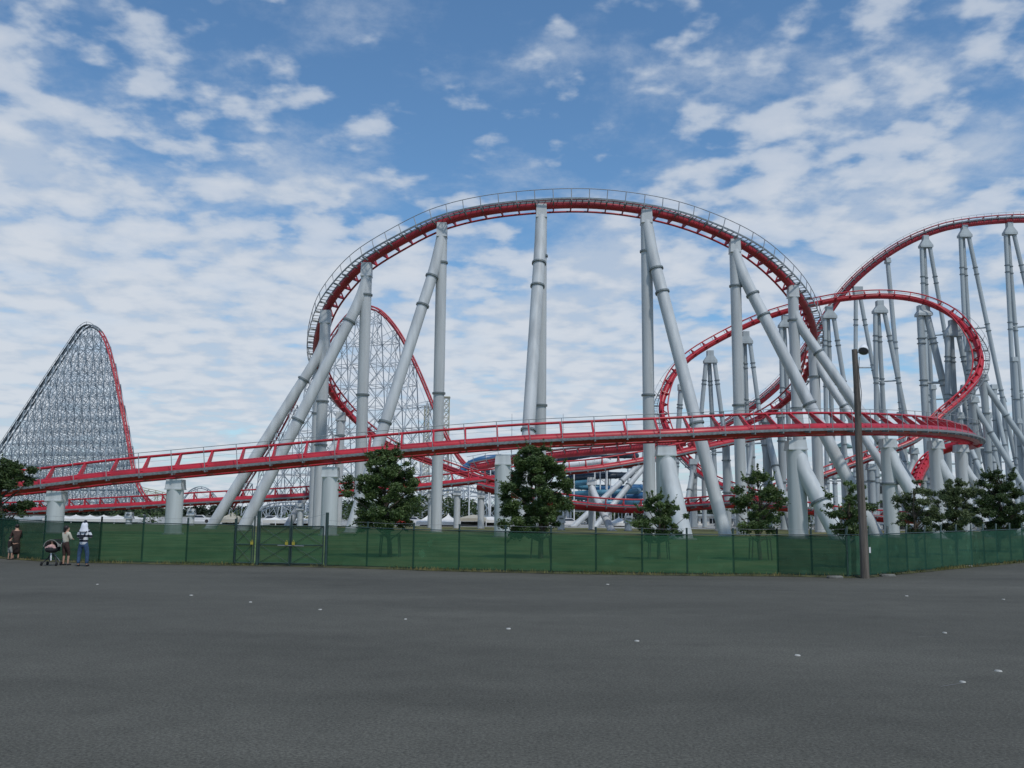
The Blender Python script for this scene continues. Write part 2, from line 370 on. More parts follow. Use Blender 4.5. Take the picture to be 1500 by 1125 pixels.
T2 = [(800, 735, 150), (720, 708, 148), (640, 680, 147), (575, 655, 146), (535, 628, 145), (505, 600, 143), (482, 570, 139), (468, 540, 133), (463, 515, 127), (467, 487, 121), (480, 450, 116), (505, 415, 112), (535, 386, 109), (580, 358, 106), (640, 328, 104), (710, 310, 102), (793, 301, 101), (870, 300, 101), (946, 309, 101), (1010, 325, 103), (1075, 352, 105), (1120, 381, 108), (1160, 420, 112), (1182, 455, 118), (1192, 487, 124), (1191, 515, 130), (1183, 545, 136), (1165, 573, 141), (1135, 600, 145), (1095, 620, 147), (1050, 638, 148), (1000, 656, 148)]
track('great red arching turn in front with ladder walkway along its outer edge', T2, 1, 78, 0.47, 0.95, 0.72, 0.12, 1.0, 2.4, (0.42, 1.25, 0.28), mred='red_dull', rail_mat='red_dull', group=GT, hand=1.15, midrail=False, rungs=0.7)
T3 = [(-40, 752, 140), (40, 749, 139), (100, 746, 138), (200, 741, 137), (300, 735, 136), (380, 731, 136), (450, 727, 135), (530, 720, 134), (600, 715, 133), (700, 704, 132), (800, 693, 131), (870, 687, 131), (945, 675, 132), (1010, 661, 134), (1080, 646, 137), (1130, 637, 140)]
track('low red track run just above the tents, behind the near run', T3, 1, 35, 0.5, 1.15, 0.8, 0.12, 1.2, 2.8, (0.6, 1.4, -0.1), group=GT, railing=False)
T4 = [(690, 686, 172), (757, 674, 170), (830, 665, 168), (900, 659, 166), (960, 653, 164), (1010, 648, 163)]
track('short straight dark red track run with walkway above the water slides', T4, 1, 0, 0.65, 0.9, 0.7, 0.12, 1.2, 3.0, (0.7, 1.8, 0.9), mred='red_dull', group=GT)
TL = [(700, 712, 128), (780, 730, 126), (850, 741, 124), (925, 746, 124), (1000, 744, 126), (1070, 739, 132), (1150, 744, 138), (1240, 756, 142), (1345, 763, 146)]
track('lowest red track run close to the ground behind the middle trees', TL, 1, 30, 0.55, 1.0, 0.8, 0.12, 1.2, 3.0, (0.7, 1.6, 0.3), group=GT, railing=False)
T5 = [(1160, 745, 150), (1085, 722, 155), (1040, 704, 160), (1008, 678, 165), (985, 648, 170), (971, 615, 175), (970, 588, 179), (985, 553, 181), (1012, 523, 182), (1060, 494, 183), (1110, 470, 183), (1155, 455, 182), (1205, 443, 181), (1250, 436, 180), (1300, 434, 179), (1350, 441, 177), (1392, 460, 174), (1420, 487, 170), (1436, 520, 166), (1432, 552, 162), (1410, 582, 158), (1378, 610, 155), (1340, 645, 153), (1280, 669, 152), (1205, 697, 151), (1130, 722, 150)]
track('looping red track run at the right that swings round beyond the great arch', T5, -1, 40, 0.55, 0.95, 0.85, 0.13, 1.4, 3.2, (0.8, 1.5, 0.1), group=GT, wr=0.04, midrail=False)
T6 = [(1030, 640, 225), (1065, 622, 224), (1110, 592, 222), (1150, 556, 220), (1185, 508, 218), (1228, 440, 216), (1270, 396, 214), (1320, 361, 212), (1370, 339, 210), (1415, 329, 208), (1480, 323, 207), (1540, 324, 207), (1600, 330, 207)]
track('high red hill track running out of the picture at the upper right', T6, 1, 5, 0.62, 1.1, 0.85, 0.14, 1.6, 4.0, (0.7, 1.2, 0.5), mred='red_dull', group=GT, wr=0.035, midrail=False)

# ------------------------------------------------------------------ supports
def ring(p, d, r, parent, th=0.10, k=1.22, material='steel_dark'):
    m = MB(); d = d.normalized(); m.tube([p - d * th, p - d * th * 0.1, p + d * th * 0.1, p + d * th], [r * k, r * k * 1.0, r * k * 1.0, r * k], 18, smooth=False); m.build('flange', M[material], parent)
GS = 'grey steel supports'
def support(label, top, r, legs=(), cap=(1.3, 1.5), flanges=(0.25, 0.6), mt='steel', group='single round supports with side braces', base_z=-0.1, drop=0.6, colr=True, taper=0.8, fwd=0.0):
    """top: px,py,D. legs: list of (start fraction from top, base px, base D, r, bend fraction)"""
    T = W(*top); T.z -= drop; B = Vector((T.x, T.y - fwd, 0))
    root = thing('steel_support', label, 'support column', B, group)
    h = T.z
    ch = cap[1] if cap else 0
    if colr:
        m = MB(); m.tube([B + Vector((0, 0, base_z)), B + Vector((0, 0, h - ch))], r, 20); m.build('column', M[mt], root)
        m = MB(); m.tube([B + Vector((0, 0, -0.1)), B + Vector((0, 0, 0.12))], r * 1.25, 16, smooth=False); m.build('footing', M['concrete'], root)
    if cap:
        w = r * cap[0]; m = MB()
        z0, z1 = h - ch, h + 0.1
        sq = lambda a, b, z: [B + Vector((-a, -b, z)), B + Vector((a, -b, z)), B + Vector((a, b, z)), B + Vector((-a, b, z))]
        m.loft([sq(w * 1.0, w, z0), sq(w * 1.0, w, z0 + 0.12), sq(w * 0.98, w * 0.9, z0 + 0.121), sq(w * taper, w * taper * 0.9, z1)], smooth=False); m.build('cap', M[mt], root)
    for f in flanges: ring(B + Vector((0, 0, h * (1 - f))), Vector((0, 0, 1)), r, root)
    for lg in legs:
        f, px, D, lr, bf = lg[:5]
        S = B + Vector((0, 0, h * (1 - f) - ch)); E = G(px, D)
        d = (E - S); dh = Vector((d.x, d.y, 0)).normalized()
        S2 = S + dh * r * 0.35 - Vector((0, 0, 1)) * (h * bf * 0.25)
        K = S + d * bf + Vector((0, 0, -1)) * 0 + Vector((0, 0, -h * bf * 0.25))
        pts = catmull([S + Vector((0, 0, 0.2)), S2, K, K + (E - K) * 0.2], 1.0) + [E - Vector((0, 0, 0.2))]
        m = MB(); m.tube(pts, lr, 18); m.build('brace', M[mt], root)
        m = MB(); m.tube([E + Vector((0, 0, -0.1)), E + Vector((0, 0, 0.12))], lr * 1.3, 16, smooth=False); m.build('footing', M['concrete'], root)
        for q in (lg[5] if len(lg) > 5 else (0.02, 0.18, 0.6)):
            p = K + (E - K) * q; ring(p, E - K, lr, root)
    return root
gn = 'thick round pillars under the near low track'
N_ = 'thick pillar of near low track, '
near = [((84, 717, 86), 'beside the bushy left edge tree', ()),
        ((258, 700, 86), 'between the striped shirted man and the gate', ()),
        ((485, 682, 86), 'behind the fence gate beside the leafy tree', ()),
        ((737, 664, 86), 'just left of the tallest middle tree', ()),
        ((975, 651, 86), 'with short brace above the small round tree', ((0.03, 1003, 83, 0.82, 0.13, ()),)),
        ((1165, 643, 89), 'with collared brace, right of the open branched tree', ((0.03, 1232, 86, 0.78, 0.13, (0.48,)),)),
        ((1300, 641, 97), 'with a brace, just right of the lamp pole', ((0.03, 1378, 94, 0.66, 0.12, (0.6,)),)),
        ((1370, 644, 106), 'second from the right', ((0.12, 1458, 104, 0.7, 0.15, (0.5,)),)),
        ((1407, 650, 116), 'furthest right, under the turn end', ((0.12, 1496, 114, 0.55, 0.15, (0.5,)),))]
for i, (tp, where, lg) in enumerate(near):
    support((N_ + where).strip(), tp, 0.77 if i not in (4, 5) else 0.92, lg, (0.99, 0.85), (0.45,) if i == 6 else (), group=gn, drop=0.25, taper=0.9)
ga = 'tall braced columns carrying the great red arch'
support('leftmost tall column of the great arch with long brace leaning far left', (478, 460, 116), 0.68, ((0.08, 306, 112, 0.64, 0.1, (0.1, 0.62)),), (1.0, 1.6), (0.42, 0.62), group=ga, drop=-0.25, taper=0.92, fwd=0.35)
support('second tall column of the great arch whose brace leans left to the gate', (538, 391, 109), 0.66, ((0.02, 353, 104, 0.66, 0.09, (0.06, 0.52)),), (1.0, 1.6), (0.12, 0.5), group=ga, drop=-0.25, taper=0.92, fwd=0.35)
support('third tall column of the great arch with brace coming down to the leafy tree', (648, 333, 104), 0.62, ((0.0, 512, 97, 0.62, 0.1, (0.02, 0.14, 0.6)),), (1.0, 1.6), (0.13, 0.56), group=ga, drop=-0.25, taper=0.92, fwd=0.35)
support('tall column of the great arch at its left of centre, brace leaning toward the fence', (793, 306, 101), 0.62, ((0.0, 764, 91, 0.66, 0.09, (0.05, 0.14, 0.66)),), (1.0, 1.5), (0.16, 0.62), group=ga, drop=-0.25, taper=0.92, fwd=0.35)
support('tall column of the great arch right of centre with brace leaning right', (946, 314, 101), 0.64, ((0.0, 1064, 94, 0.66, 0.09, (0.05, 0.14, 0.62)),), (1.0, 1.5), (0.13, 0.58), group=ga, drop=-0.25, taper=0.92, fwd=0.35)
support('third arch column from the right, its brace crossing to the lamp pole', (1075, 357, 105), 0.62, ((0.0, 1287, 98, 0.66, 0.09, (0.05, 0.14, 0.5)),), (1.0, 1.5), (0.16, 0.57), group=ga, drop=-0.25, taper=0.92, fwd=0.35)
support('tall arch column second from the right where the walkway turns steep', (1160, 424, 112), 0.64, ((0.06, 1392, 105, 0.6, 0.08, (0.1, 0.55)),), (1.0, 1.4), (0.14, 0.35, 0.5), group=ga, drop=-0.25, taper=0.92, fwd=0.35)
support('shorter arch column furthest right, under the steep end of the arch', (1190, 500, 127), 0.72, ((0.03, 1360, 119, 0.55, 0.1, (0.2, 0.6)),), (1.1, 1.5), (0.2, 0.5), group=ga, drop=-0.25, taper=0.92, fwd=0.35)
support('short column under the curling left tail of the arch, brace leaning left', (500, 608, 143), 0.66, ((0.12, 420, 138, 0.55, 0.1, (0.6,)),), (1.1, 1.2), (0.2,), group=ga, drop=-0.25, taper=0.92, fwd=0.35)
support('slim column close behind the leftmost arch column', (467, 545, 133), 0.62, (), (1.1, 1.2), (0.28,), group=ga, drop=-0.25, taper=0.92, fwd=0.35)

gb = 'short pillars under the low back tracks'
bk = [(190, 747, 137, 'beside the long white tent'), (281, 742, 136, 'right of the second near pillar'), (374, 738, 136, 'behind the left gate post'),
      (441, 734, 135, 'behind the middle of the gate'), (632, 716, 133, 'right of the leafy tree'), (670, 712, 132, 'in front of the domed beige tent'), (920, 752, 124, 'behind the small round tree, left side'),
      (822, 752, 126, 'behind the tallest middle tree, right side'), (1052, 744, 129, 'behind the long arch brace'), (705, 716, 132, 'left of the fourth near pillar')]
for px, py, D, w in bk:
    support('short slim grey pillar under a low back track, ' + w, (px, py, D), 0.46, (), (1.25, 0.9), (0.15,), group=gb, drop=0.4)
support('bent grey support whose leg curves right under the slide side track', (866, 694, 131), 0.42, ((0.02, 897, 124, 0.5, 0.14, (0.35,)),), (1.5, 1.0), (), group=gb)
support('pair of slanting tubes rising to the short straight track, left tube', (945, 656, 164), 0.5, ((0.02, 838, 158, 0.5, 0.05, (0.3,)), (0.1, 870, 158, 0.5, 0.05, (0.3,))), (1.1, 1.0), (0.4,), group=gb)

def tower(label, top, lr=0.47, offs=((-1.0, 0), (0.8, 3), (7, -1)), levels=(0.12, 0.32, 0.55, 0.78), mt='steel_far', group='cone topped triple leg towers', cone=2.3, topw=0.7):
    T = W(*top); T.z -= 1.0; root = thing('steel_tower', label, 'support tower', (T.x, T.y, 0), group)
    n = len(offs); s = [Vector(((i - (n - 1) / 2) * lr * 2.1, (0.9 if i == 1 and n == 3 else 0), -cone)) for i in range(n)]
    tops = [T + q for q in s]; bots = [Vector((T.x + o[0] + s[i].x, T.y + o[1], 0)) for i, o in enumerate(offs)]
    m = MB(); w = lr * 2.1 * (n - 1) / 2 + lr
    def rect(a, b, z): return [T + Vector((x * a, y * b, z)) for x, y in ((-1, -1), (1, -1), (1, 1), (-1, 1))]
    m.loft([rect(w * 1.02, lr * 1.6, -cone), rect(w * 1.02, lr * 1.6, -cone + 0.5), rect(topw * 0.9, 0.6, -0.4), rect(topw * 0.9, 0.6, 0.6)], smooth=False)
    m.build('cone_cap', M[mt], root)
    for a, b in zip(tops, bots):
        m = MB(); m.tube([a + (a - b).normalized() * 0.5, b - Vector((0, 0, 0.2))], [lr, lr * 1.05], 14); lo = m.build('leg', M[mt], root)
        d = (b - a).normalized()
        for f in levels:
            for e in (-0.012, 0.012):
                p = a.lerp(b, f + e); m = MB(); m.tube([p - d * 0.08, p + d * 0.08], lr * 1.28, 14, smooth=False)
                m.build('collar', M['steel_dark'], lo)
    for f in levels[1:]:
        for i in range(n - 1):
            m = MB(); a = tops[i].lerp(bots[i], f); b = tops[i + 1].lerp(bots[i + 1], f); m.tube([a, b], lr * 0.38, 8); m.build('strut', M[mt], root)
    for b in bots:
        m = MB(); m.tube([b + Vector((0, 0, -0.1)), b + Vector((0, 0, 0.4))], lr * 1.7, 12, smooth=False); m.build('footing', M['concrete'], root)
    return root
gh = 'cone topped triple leg towers under the high hill'
gl = 'cone topped towers under the looping track'
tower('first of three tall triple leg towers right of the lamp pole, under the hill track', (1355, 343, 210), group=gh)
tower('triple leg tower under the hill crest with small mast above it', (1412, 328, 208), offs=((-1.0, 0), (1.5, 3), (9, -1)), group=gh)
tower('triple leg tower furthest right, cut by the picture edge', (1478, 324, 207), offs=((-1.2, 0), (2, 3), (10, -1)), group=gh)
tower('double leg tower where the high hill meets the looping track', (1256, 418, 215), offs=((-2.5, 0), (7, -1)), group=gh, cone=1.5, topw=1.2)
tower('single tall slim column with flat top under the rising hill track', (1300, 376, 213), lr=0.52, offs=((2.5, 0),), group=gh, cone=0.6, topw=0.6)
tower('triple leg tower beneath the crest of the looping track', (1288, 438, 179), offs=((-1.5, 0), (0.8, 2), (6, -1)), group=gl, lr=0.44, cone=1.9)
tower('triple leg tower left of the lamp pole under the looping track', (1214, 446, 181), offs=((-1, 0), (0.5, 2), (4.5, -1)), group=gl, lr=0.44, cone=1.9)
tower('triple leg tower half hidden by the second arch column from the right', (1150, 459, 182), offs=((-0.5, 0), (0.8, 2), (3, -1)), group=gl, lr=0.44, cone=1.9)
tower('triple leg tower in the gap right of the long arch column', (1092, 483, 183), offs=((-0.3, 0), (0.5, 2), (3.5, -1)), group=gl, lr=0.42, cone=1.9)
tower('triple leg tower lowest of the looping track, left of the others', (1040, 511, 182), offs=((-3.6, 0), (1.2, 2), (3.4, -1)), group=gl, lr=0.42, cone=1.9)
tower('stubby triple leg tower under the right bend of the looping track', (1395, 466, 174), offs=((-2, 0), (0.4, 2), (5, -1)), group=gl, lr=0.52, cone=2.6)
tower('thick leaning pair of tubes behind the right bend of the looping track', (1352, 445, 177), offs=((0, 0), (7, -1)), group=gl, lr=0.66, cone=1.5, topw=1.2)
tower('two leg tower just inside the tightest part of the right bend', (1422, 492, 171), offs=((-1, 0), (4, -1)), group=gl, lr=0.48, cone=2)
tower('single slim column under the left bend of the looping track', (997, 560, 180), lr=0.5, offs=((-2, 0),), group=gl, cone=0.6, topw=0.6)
gr = 'slanted supports at the right edge'
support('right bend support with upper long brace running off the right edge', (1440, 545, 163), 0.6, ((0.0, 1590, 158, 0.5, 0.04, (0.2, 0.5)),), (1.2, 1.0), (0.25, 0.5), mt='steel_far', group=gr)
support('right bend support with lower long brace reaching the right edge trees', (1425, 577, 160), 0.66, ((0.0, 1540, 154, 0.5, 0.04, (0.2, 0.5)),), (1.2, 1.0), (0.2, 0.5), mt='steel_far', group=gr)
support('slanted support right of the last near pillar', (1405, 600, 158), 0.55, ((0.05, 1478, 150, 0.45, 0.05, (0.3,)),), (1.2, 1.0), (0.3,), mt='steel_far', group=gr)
gm = 'medium columns in the thicket of supports behind the near track'
mids = [(1030, 655, 165, 0.4, None, 'in the gap just right of the bent right pillar'), (1101, 630, 158, 0.45, 1085, 'between the tall arch column and the open branched tree'), (1232, 560, 186, 0.5, 1246, 'two steps left of the lamp pole'), (1262, 600, 178, 0.5, None, 'hidden directly behind the lamp pole'), (1318, 600, 182, 0.52, 1335, 'right of the first pillar past the lamp pole'), (1366, 560, 184, 0.5, 1380, 'inside the lower part of the right bend'), (1412, 560, 176, 0.55, None, 'outside the lowest part of the right bend'), (1447, 600, 172, 0.5, 1470, 'above the olive green tree'), (1469, 580, 215, 0.5, None, 'behind the broad dark right tree'), (1492, 610, 190, 0.5, 1530, 'at the very right edge'), (1015, 668, 162, 0.6, 1000, 'left of the long arch brace'), (1063, 636, 150, 0.62, None, 'close left of a tall arch column'), (1122, 606, 146, 0.7, 1160, 'left of the open branched tree'), (1143, 598, 146, 0.55, None, 'behind the open branched tree'),
        (1206, 690, 152, 0.55, 1225, 'right of the collared brace'), (1240, 680, 152, 0.5, 1290, 'left of the lamp pole foot'), (1275, 675, 152, 0.62, None, 'just right of the lamp pole foot'), (1338, 652, 153, 0.6, 1300, 'left of the curling red tube'),
        (1352, 690, 142, 0.42, None, 'directly under the curling red tube'), (1385, 615, 156, 0.6, None, 'between the last near pillars'), (1455, 560, 190, 0.6, 1500, 'behind the upper right edge brace'), (1485, 520, 200, 0.6, None, 'near the picture edge above the dark tree')]
for px, py, D, r, lb, w in mids:
    support('medium grey column ' + w, (px, py, D), r, (((0.06, lb, D - 5, r * 0.75, 0.08, (0.3,)),) if lb else ()), (1.15, 0.9), (0.25, 0.6), mt='steel_far', group=gm)

# ------------------------------------------------------------------ lattice hills
def lattice(label, prof, half_top=2.2, splay=0.16, bent=8.0, lev=8.0, r=0.2, mt='lattice', mred='red_dull', back='galv', split=None, group=None, name='lattice_hill', rot=0.0, tr=0.35, redfrom=None, xfaces=True):
    P = [W(*p) for p in prof]; C = catmull(P, 2.0)
    root = thing(name, label, 'coaster hill', (C[0].x, C[0].y, 0), group)
    a, b = C[0], C[-1]; ax = Vector((b.x - a.x, b.y - a.y, 0)); Ltot = ax.length; ax.normalize()
    tr_ = ax.cross(Vector((0, 0, 1)))
    def at(s):
        for i in range(len(C) - 1):
            s0 = (C[i] - a).dot(ax); s1 = (C[i + 1] - a).dot(ax)
            if (s0 - s) * (s1 - s) <= 0 and s0 != s1: return C[i].lerp(C[i + 1], (s - s0) / (s1 - s0))
        return None
    n = int(Ltot / bent); bents = []
    for k in range(n + 1):
        p = at(min(k * Ltot / n, Ltot - 0.01))
        if p is None or p.z < 3: bents.append(None); continue
        H = p.z - 1.2
        zs = [q * lev for q in range(int(H / lev) + 1)]
        if H - zs[-1] < lev * 0.4 and len(zs) > 1: zs = zs[:-1]
        zs.append(H)
        def pt(z, sg, p=p, H=H): return Vector((p.x, p.y, 0)) + tr_ * sg * (half_top + splay * (H - z)) + Vector((0, 0, z))
        m = MB()
        for sg in (-1, 1): m.bar(pt(0, sg), pt(H, sg), r * 1.25, 5)
        if H > 20: m.bar(pt(0, 0), pt(H, 0), r, 4)
        for q in range(len(zs) - 1):
            z0, z1 = zs[q], zs[q + 1]
            m.bar(pt(z1, -1), pt(z1, 1), r * 0.8)
            m.bar(pt(z0, -1), pt(z1, 1), r * 0.7); m.bar(pt(z0, 1), pt(z1, -1), r * 0.7)
        m.build('trestle_bent', M[mt], root); bents.append((p, H, zs, pt))
    m = MB()
    for k in range(n):
        if bents[k] is None or bents[k + 1] is None: continue
        p0, H0, zs0, f0 = bents[k]; p1, H1, zs1, f1 = bents[k + 1]; q = 0
        while (q + 1) * lev <= min(H0, H1) + 0.1:
            z0, z1 = q * lev, (q + 1) * lev
            for sg in (-1, 1):
                m.bar(f0(z1, sg), f1(z1, sg), r * 0.8)
                if xfaces: m.bar(f0(z0, sg), f1(z1, sg), r * 0.7); m.bar(f0(z1, sg), f1(z0, sg), r * 0.7)
            q += 1
        for sg in (-1, 1): m.bar(f0(min(q * lev, H0), sg), f1(H1, sg), r * 0.7)
        if q*lev < H0 and H0 > H1:
            for sg in (-1, 1): m.bar(f0(H0, sg), f1(min(q * lev, H1), sg), r * 0.7)
    m.build('longitudinal_bracing', M[mt], root)
    # track on top
    si = int(len(C) * split) if split else 0
    def strip(i0, i1, mm, nm):
        if i1 - i0 < 2: return
        m = MB()
        for sg in (-1, 1):
            m.tube([C[i] + tr_ * sg * 0.9 for i in range(i0, i1)], tr, 5)
        m.tube([C[i] - Vector((0, 0, 1.1)) for i in range(i0, i1)], tr * 1.2, 5)
        for i in range(i0, i1, 2): m.bar(C[i] - tr_ * 0.9, C[i] + tr_ * 0.9, 0.14); m.bar(C[i] + tr_ * 0.9, C[i] - Vector((0, 0, 1.1)), 0.12); m.bar(C[i] - tr_ * 0.9, C[i] - Vector((0, 0, 1.1)), 0.12)
        m.build(nm, M[mm], root)
    strip(si, len(C), mred, 'track')
    if si:
        strip(0, si + 1, back, 'lift_track')
        m = MB()
        m.tube([C[i] + tr_ * 2.4 + Vector((0, 0, 1.2)) for i in range(0, si)], 0.12, 4)
        for i in range(0, si, 2): m.bar(C[i] + tr_ * 2.4, C[i] + tr_ * 2.4 + Vector((0, 0, 1.2)), 0.09)
        for i in range(0, si - 1): m.box((C[i] + C[i + 1]) / 2 + tr_ * 1.8, (C[i + 1] - C[i]) / 2, tr_ * 0.6, Vector((0, 0, 0.1)))
        m.build('lift_walkway', M['galv'], root)
    return root
lattice('tall pointed steel lattice lift hill standing far away at the left', [(-65, 752, 500), (-10, 676, 490), (60, 572, 478), (112, 495, 468), (122, 482, 466), (134, 476, 464), (147, 485, 462), (158, 508, 458), (168, 545, 455), (177, 590, 451), (187, 640, 446), (196, 690, 441), (208, 722, 437), (228, 742, 430)],
        half_top=2.5, splay=0.17, bent=4.7, lev=6.0, r=0.19, split=0.57, mred='red_dull', tr=0.34)
lattice('rounded lattice hill seen through the left legs of the great arch', [(342, 742, 365), (362, 708, 362), (408, 634, 355), (446, 560, 348), (488, 490, 342), (515, 457, 339), (535, 448, 337), (558, 455, 335), (585, 487, 333), (612, 540, 330), (637, 600, 327), (655, 640, 325), (675, 672, 322), (700, 692, 318), (740, 700, 314)],
        half_top=2.0, splay=0.12, bent=7.0, lev=8.0, r=0.165, mt='lattice_light', split=0.30, back='red_dull', tr=0.32)
gc = 'small cream wooden coaster hills on the horizon'
lattice('low cream wooden coaster slope beyond the foot of the lift hill', [(196, 742, 520), (204, 716, 520), (216, 716, 520), (245, 723, 520), (258, 735, 520), (262, 745, 520)], half_top=2, splay=0.05, bent=5, lev=5, r=0.16, mt='cream', mred='cream', tr=0.2, group=gc)
lattice('thin arched coaster hill right of the second near pillar', [(262, 745, 560), (275, 722, 560), (291, 713, 560), (306, 717, 560), (322, 734, 560), (334, 748, 560)], half_top=2, splay=0.05, bent=8, lev=9, r=0.12, mt='lattice_light', mred='lattice', tr=0.2, group=gc)
lattice('white coaster trestle behind the gate and the hanging arch leg', [(380, 748, 290), (395, 738, 290), (430, 735, 290), (460, 737, 290), (520, 741, 290), (560, 748, 290)], half_top=2, splay=0.15, bent=7, lev=7, r=0.2, mt='lattice_light', mred='lattice_light', tr=0.22, group=gc)
lattice('white coaster trestle low between the leafy tree and the tallest middle tree', [(600, 745, 270), (625, 722, 270), (660, 712, 270), (700, 716, 270), (740, 728, 270), (800, 745, 270)], half_top=2, splay=0.15, bent=7, lev=7, r=0.2, mt='lattice_light', mred='lattice_light', tr=0.22, group=gc)
def lattice_tower(label, px, py, D, w, wb, name='lattice_tower', mt='cream', group='cream lattice towers'):
    T = W(px, py, D); root = thing(name, label, 'tower', (T.x, T.y, 0), group); H = T.z; n = int(H / (w * 1.15)) + 1
    def c(k, i):
        z = H * k / n; ww = w + (wb - w) * (1 - z / H) ** 2; s = ((-1, -1), (1, -1), (1, 1), (-1, 1))[i % 4]; return Vector((T.x + s[0] * ww / 2, T.y + s[1] * ww / 2, z))
    m = MB()
    for i in range(4):
        m.tube([c(k, i) for k in range(n + 1)], 0.2, 5)
    m.build('corner_legs', M[mt], root)
    m = MB()
    for k in range(n):
        for i in range(4): m.bar(c(k, i), c(k + 1, i + 1), 0.13); m.bar(c(k, i + 1), c(k + 1, i), 0.13); m.bar(c(k + 1, i), c(k + 1, i + 1), 0.13)
    m.build('cross_bracing', M[mt], root)
    m = MB(); m.box((T.x, T.y, H + 0.3), (w * 0.65, 0, 0), (0, w * 0.65, 0), (0, 0, 0.25)); m.build('top_platform', M[mt], root)
lattice_tower('square topped cream lattice tower just right of the third arch column', 654, 583, 380, 2.4, 3.0)
lattice_tower('cream lattice tower narrowing upward, inside the foot of the rounded hill', 625, 596, 360, 1.5, 5.5)
for px, py, w in ((750, 606, 'left'), (825, 606, 'right')):
    p = W(px, py, 300); m = MB(); m.tube([(p.x, p.y, 0), (p.x, p.y, p.z * 0.6), p], [0.22, 0.14, 0.06], 6)
    for q in (0.5, 0.7, 0.85): m.bar((p.x - 0.5, p.y, p.z * q), (p.x + 0.5, p.y, p.z * q), 0.05)
    tag(m.build('mast', M['rail_grey'], None, (p.x, p.y, 0)), 'thin antenna mast on the horizon, %s of the pair flanking the bare arch leg' % w, 'mast', 'thin antenna masts')

# ------------------------------------------------------------------ ground
def sheet(name, poly, z, material, kind='structure'):
    me = bpy.data.meshes.new(name); me.from_pydata([(p[0], p[1], z) for p in poly], [], [tuple(range(len(poly)))]); me.materials.append(material)
    o = bpy.data.objects.new(name, me); COL.objects.link(o); o['kind'] = kind; return o
sheet('ground', [(-6000, -300), (6000, -300), (6000, 9000), (-6000, 9000)], -0.008, M['far_ground'])
sheet('car_park', [(-200, -60), (200, -60), (200, 150), (-200, 150)], -0.004, M['asphalt'])

# fence line from the photograph's base points
FB = [(-110, 812), (0, 817), (62, 821.5), (145, 824.5), (207, 825.5), (272, 826.5), (342, 828), (425, 829), (477, 830.5), (537, 832), (605, 834.5), (672, 836.5), (740, 838), (807, 839.5), (873, 840.5), (941, 841.5), (1007, 842.5), (1075, 843), (1140, 843.5), (1190, 844.5), (1242, 846)]
FT = [758, 760, 763, 765, 766, 767.5, 768.5, 769, 770, 773, 775.5, 777, 778.5, 780, 781.5, 782.5, 783, 783.2, 783.5, 783.5, 783.5]
RB = [(1252, 846), (1275, 844.5), (1302, 842), (1330, 839), (1357, 836.5), (1381, 834), (1403, 832), (1425, 830), (1443, 828.3), (1462, 826.6), (1482, 824.7), (1500, 823.2), (1520, 821.5), (1545, 819.5)]
RT = [783.5, 783, 782, 781, 780, 779, 778.3, 777.6, 777, 776.3, 775.6, 775, 774.2, 773.3]
def fpts(B, T):
    out = []
    for (x, y), t in zip(B, T):
        g = GY(x, y); top = W(x, t, g.y); out.append((g, top.z))
    return out
FP = fpts(FB, FT); RP = fpts(RB, RT)
A = [p for p, _ in FP]; Bp = [p for p, _ in RP]
# lawn behind the fence
lawn_front = [(A[0].x - 60, A[0].y + 8)] + [(p.x, p.y + 0.25) for p in A] + [(p.x, p.y + 0.25) for p in Bp[1:]] + [(Bp[-1].x + 60, Bp[-1].y + 25)]
sheet('lawn', lawn_front + [(160, 96), (-160, 96)], 0.0, M['lawn'])
sheet('dry_lawn', [(-160, 96.0), (160, 96.0), (170, 149), (-170, 149)], 0.004, M['drygrass'])
sheet('service_road', [(-220, 150), (220, 150), (240, 320), (-240, 320)], 0.002, M['concrete'])
# verge strip with tufts along the fence foot
vb = MB(); line = A + Bp[1:]
for a, b in zip(line[:-1], line[1:]):
    n = 6
    for k in range(n):
        p = a.lerp(b, k / n); q = a.lerp(b, (k + 1) / n)
        def w(v): return 0.42 + 0.22 * noise.noise(Vector((v.x * 0.9, v.y, 3.0)))
        vb.quad(Vector((p.x, p.y - w(p), 0.004)), Vector((q.x, q.y - w(q), 0.004)), Vector((q.x, q.y + 0.2, 0.075)), Vector((p.x, p.y + 0.2, 0.075)))
o = vb.build('verge', M['soil']); o['kind'] = 'structure'
M['tuft'] = mat('dry_grass_blades', (0.20, 0.17, 0.07), 0.9, scale=0.6, col2=(0.05, 0.075, 0.025), spec=0.1)
tf = MB()
for a, b in zip(line[:-1], line[1:]):
    L = (b - a).length
    dens = 130
    for k in range(int(L * dens)):
        p = a.lerp(b, rnd.random()); c = noise.noise(Vector((p.x * 0.5, p.y * 0.5, 9)))
        if rnd.random() > 0.35 + c: continue
        p = p + Vector((0, -rnd.random() ** 1.5 * 0.45, 0.02)); h = rnd.uniform(0.04, 0.15); an = rnd.random() * 6.28; d = Vector((math.cos(an), math.sin(an), 0)) * 0.016
        q = Vector((rnd.gauss(0, 0.03), rnd.gauss(0, 0.03), h)); tf.quad(p - d, p + d, p + q + d * 0.2, p + q - d * 0.2)
o = tf.build('grass_tufts', M['tuft']); tag(o, 'dry grass tufts and weeds growing along the foot of the green fence', 'grass'); o['kind'] = 'stuff'
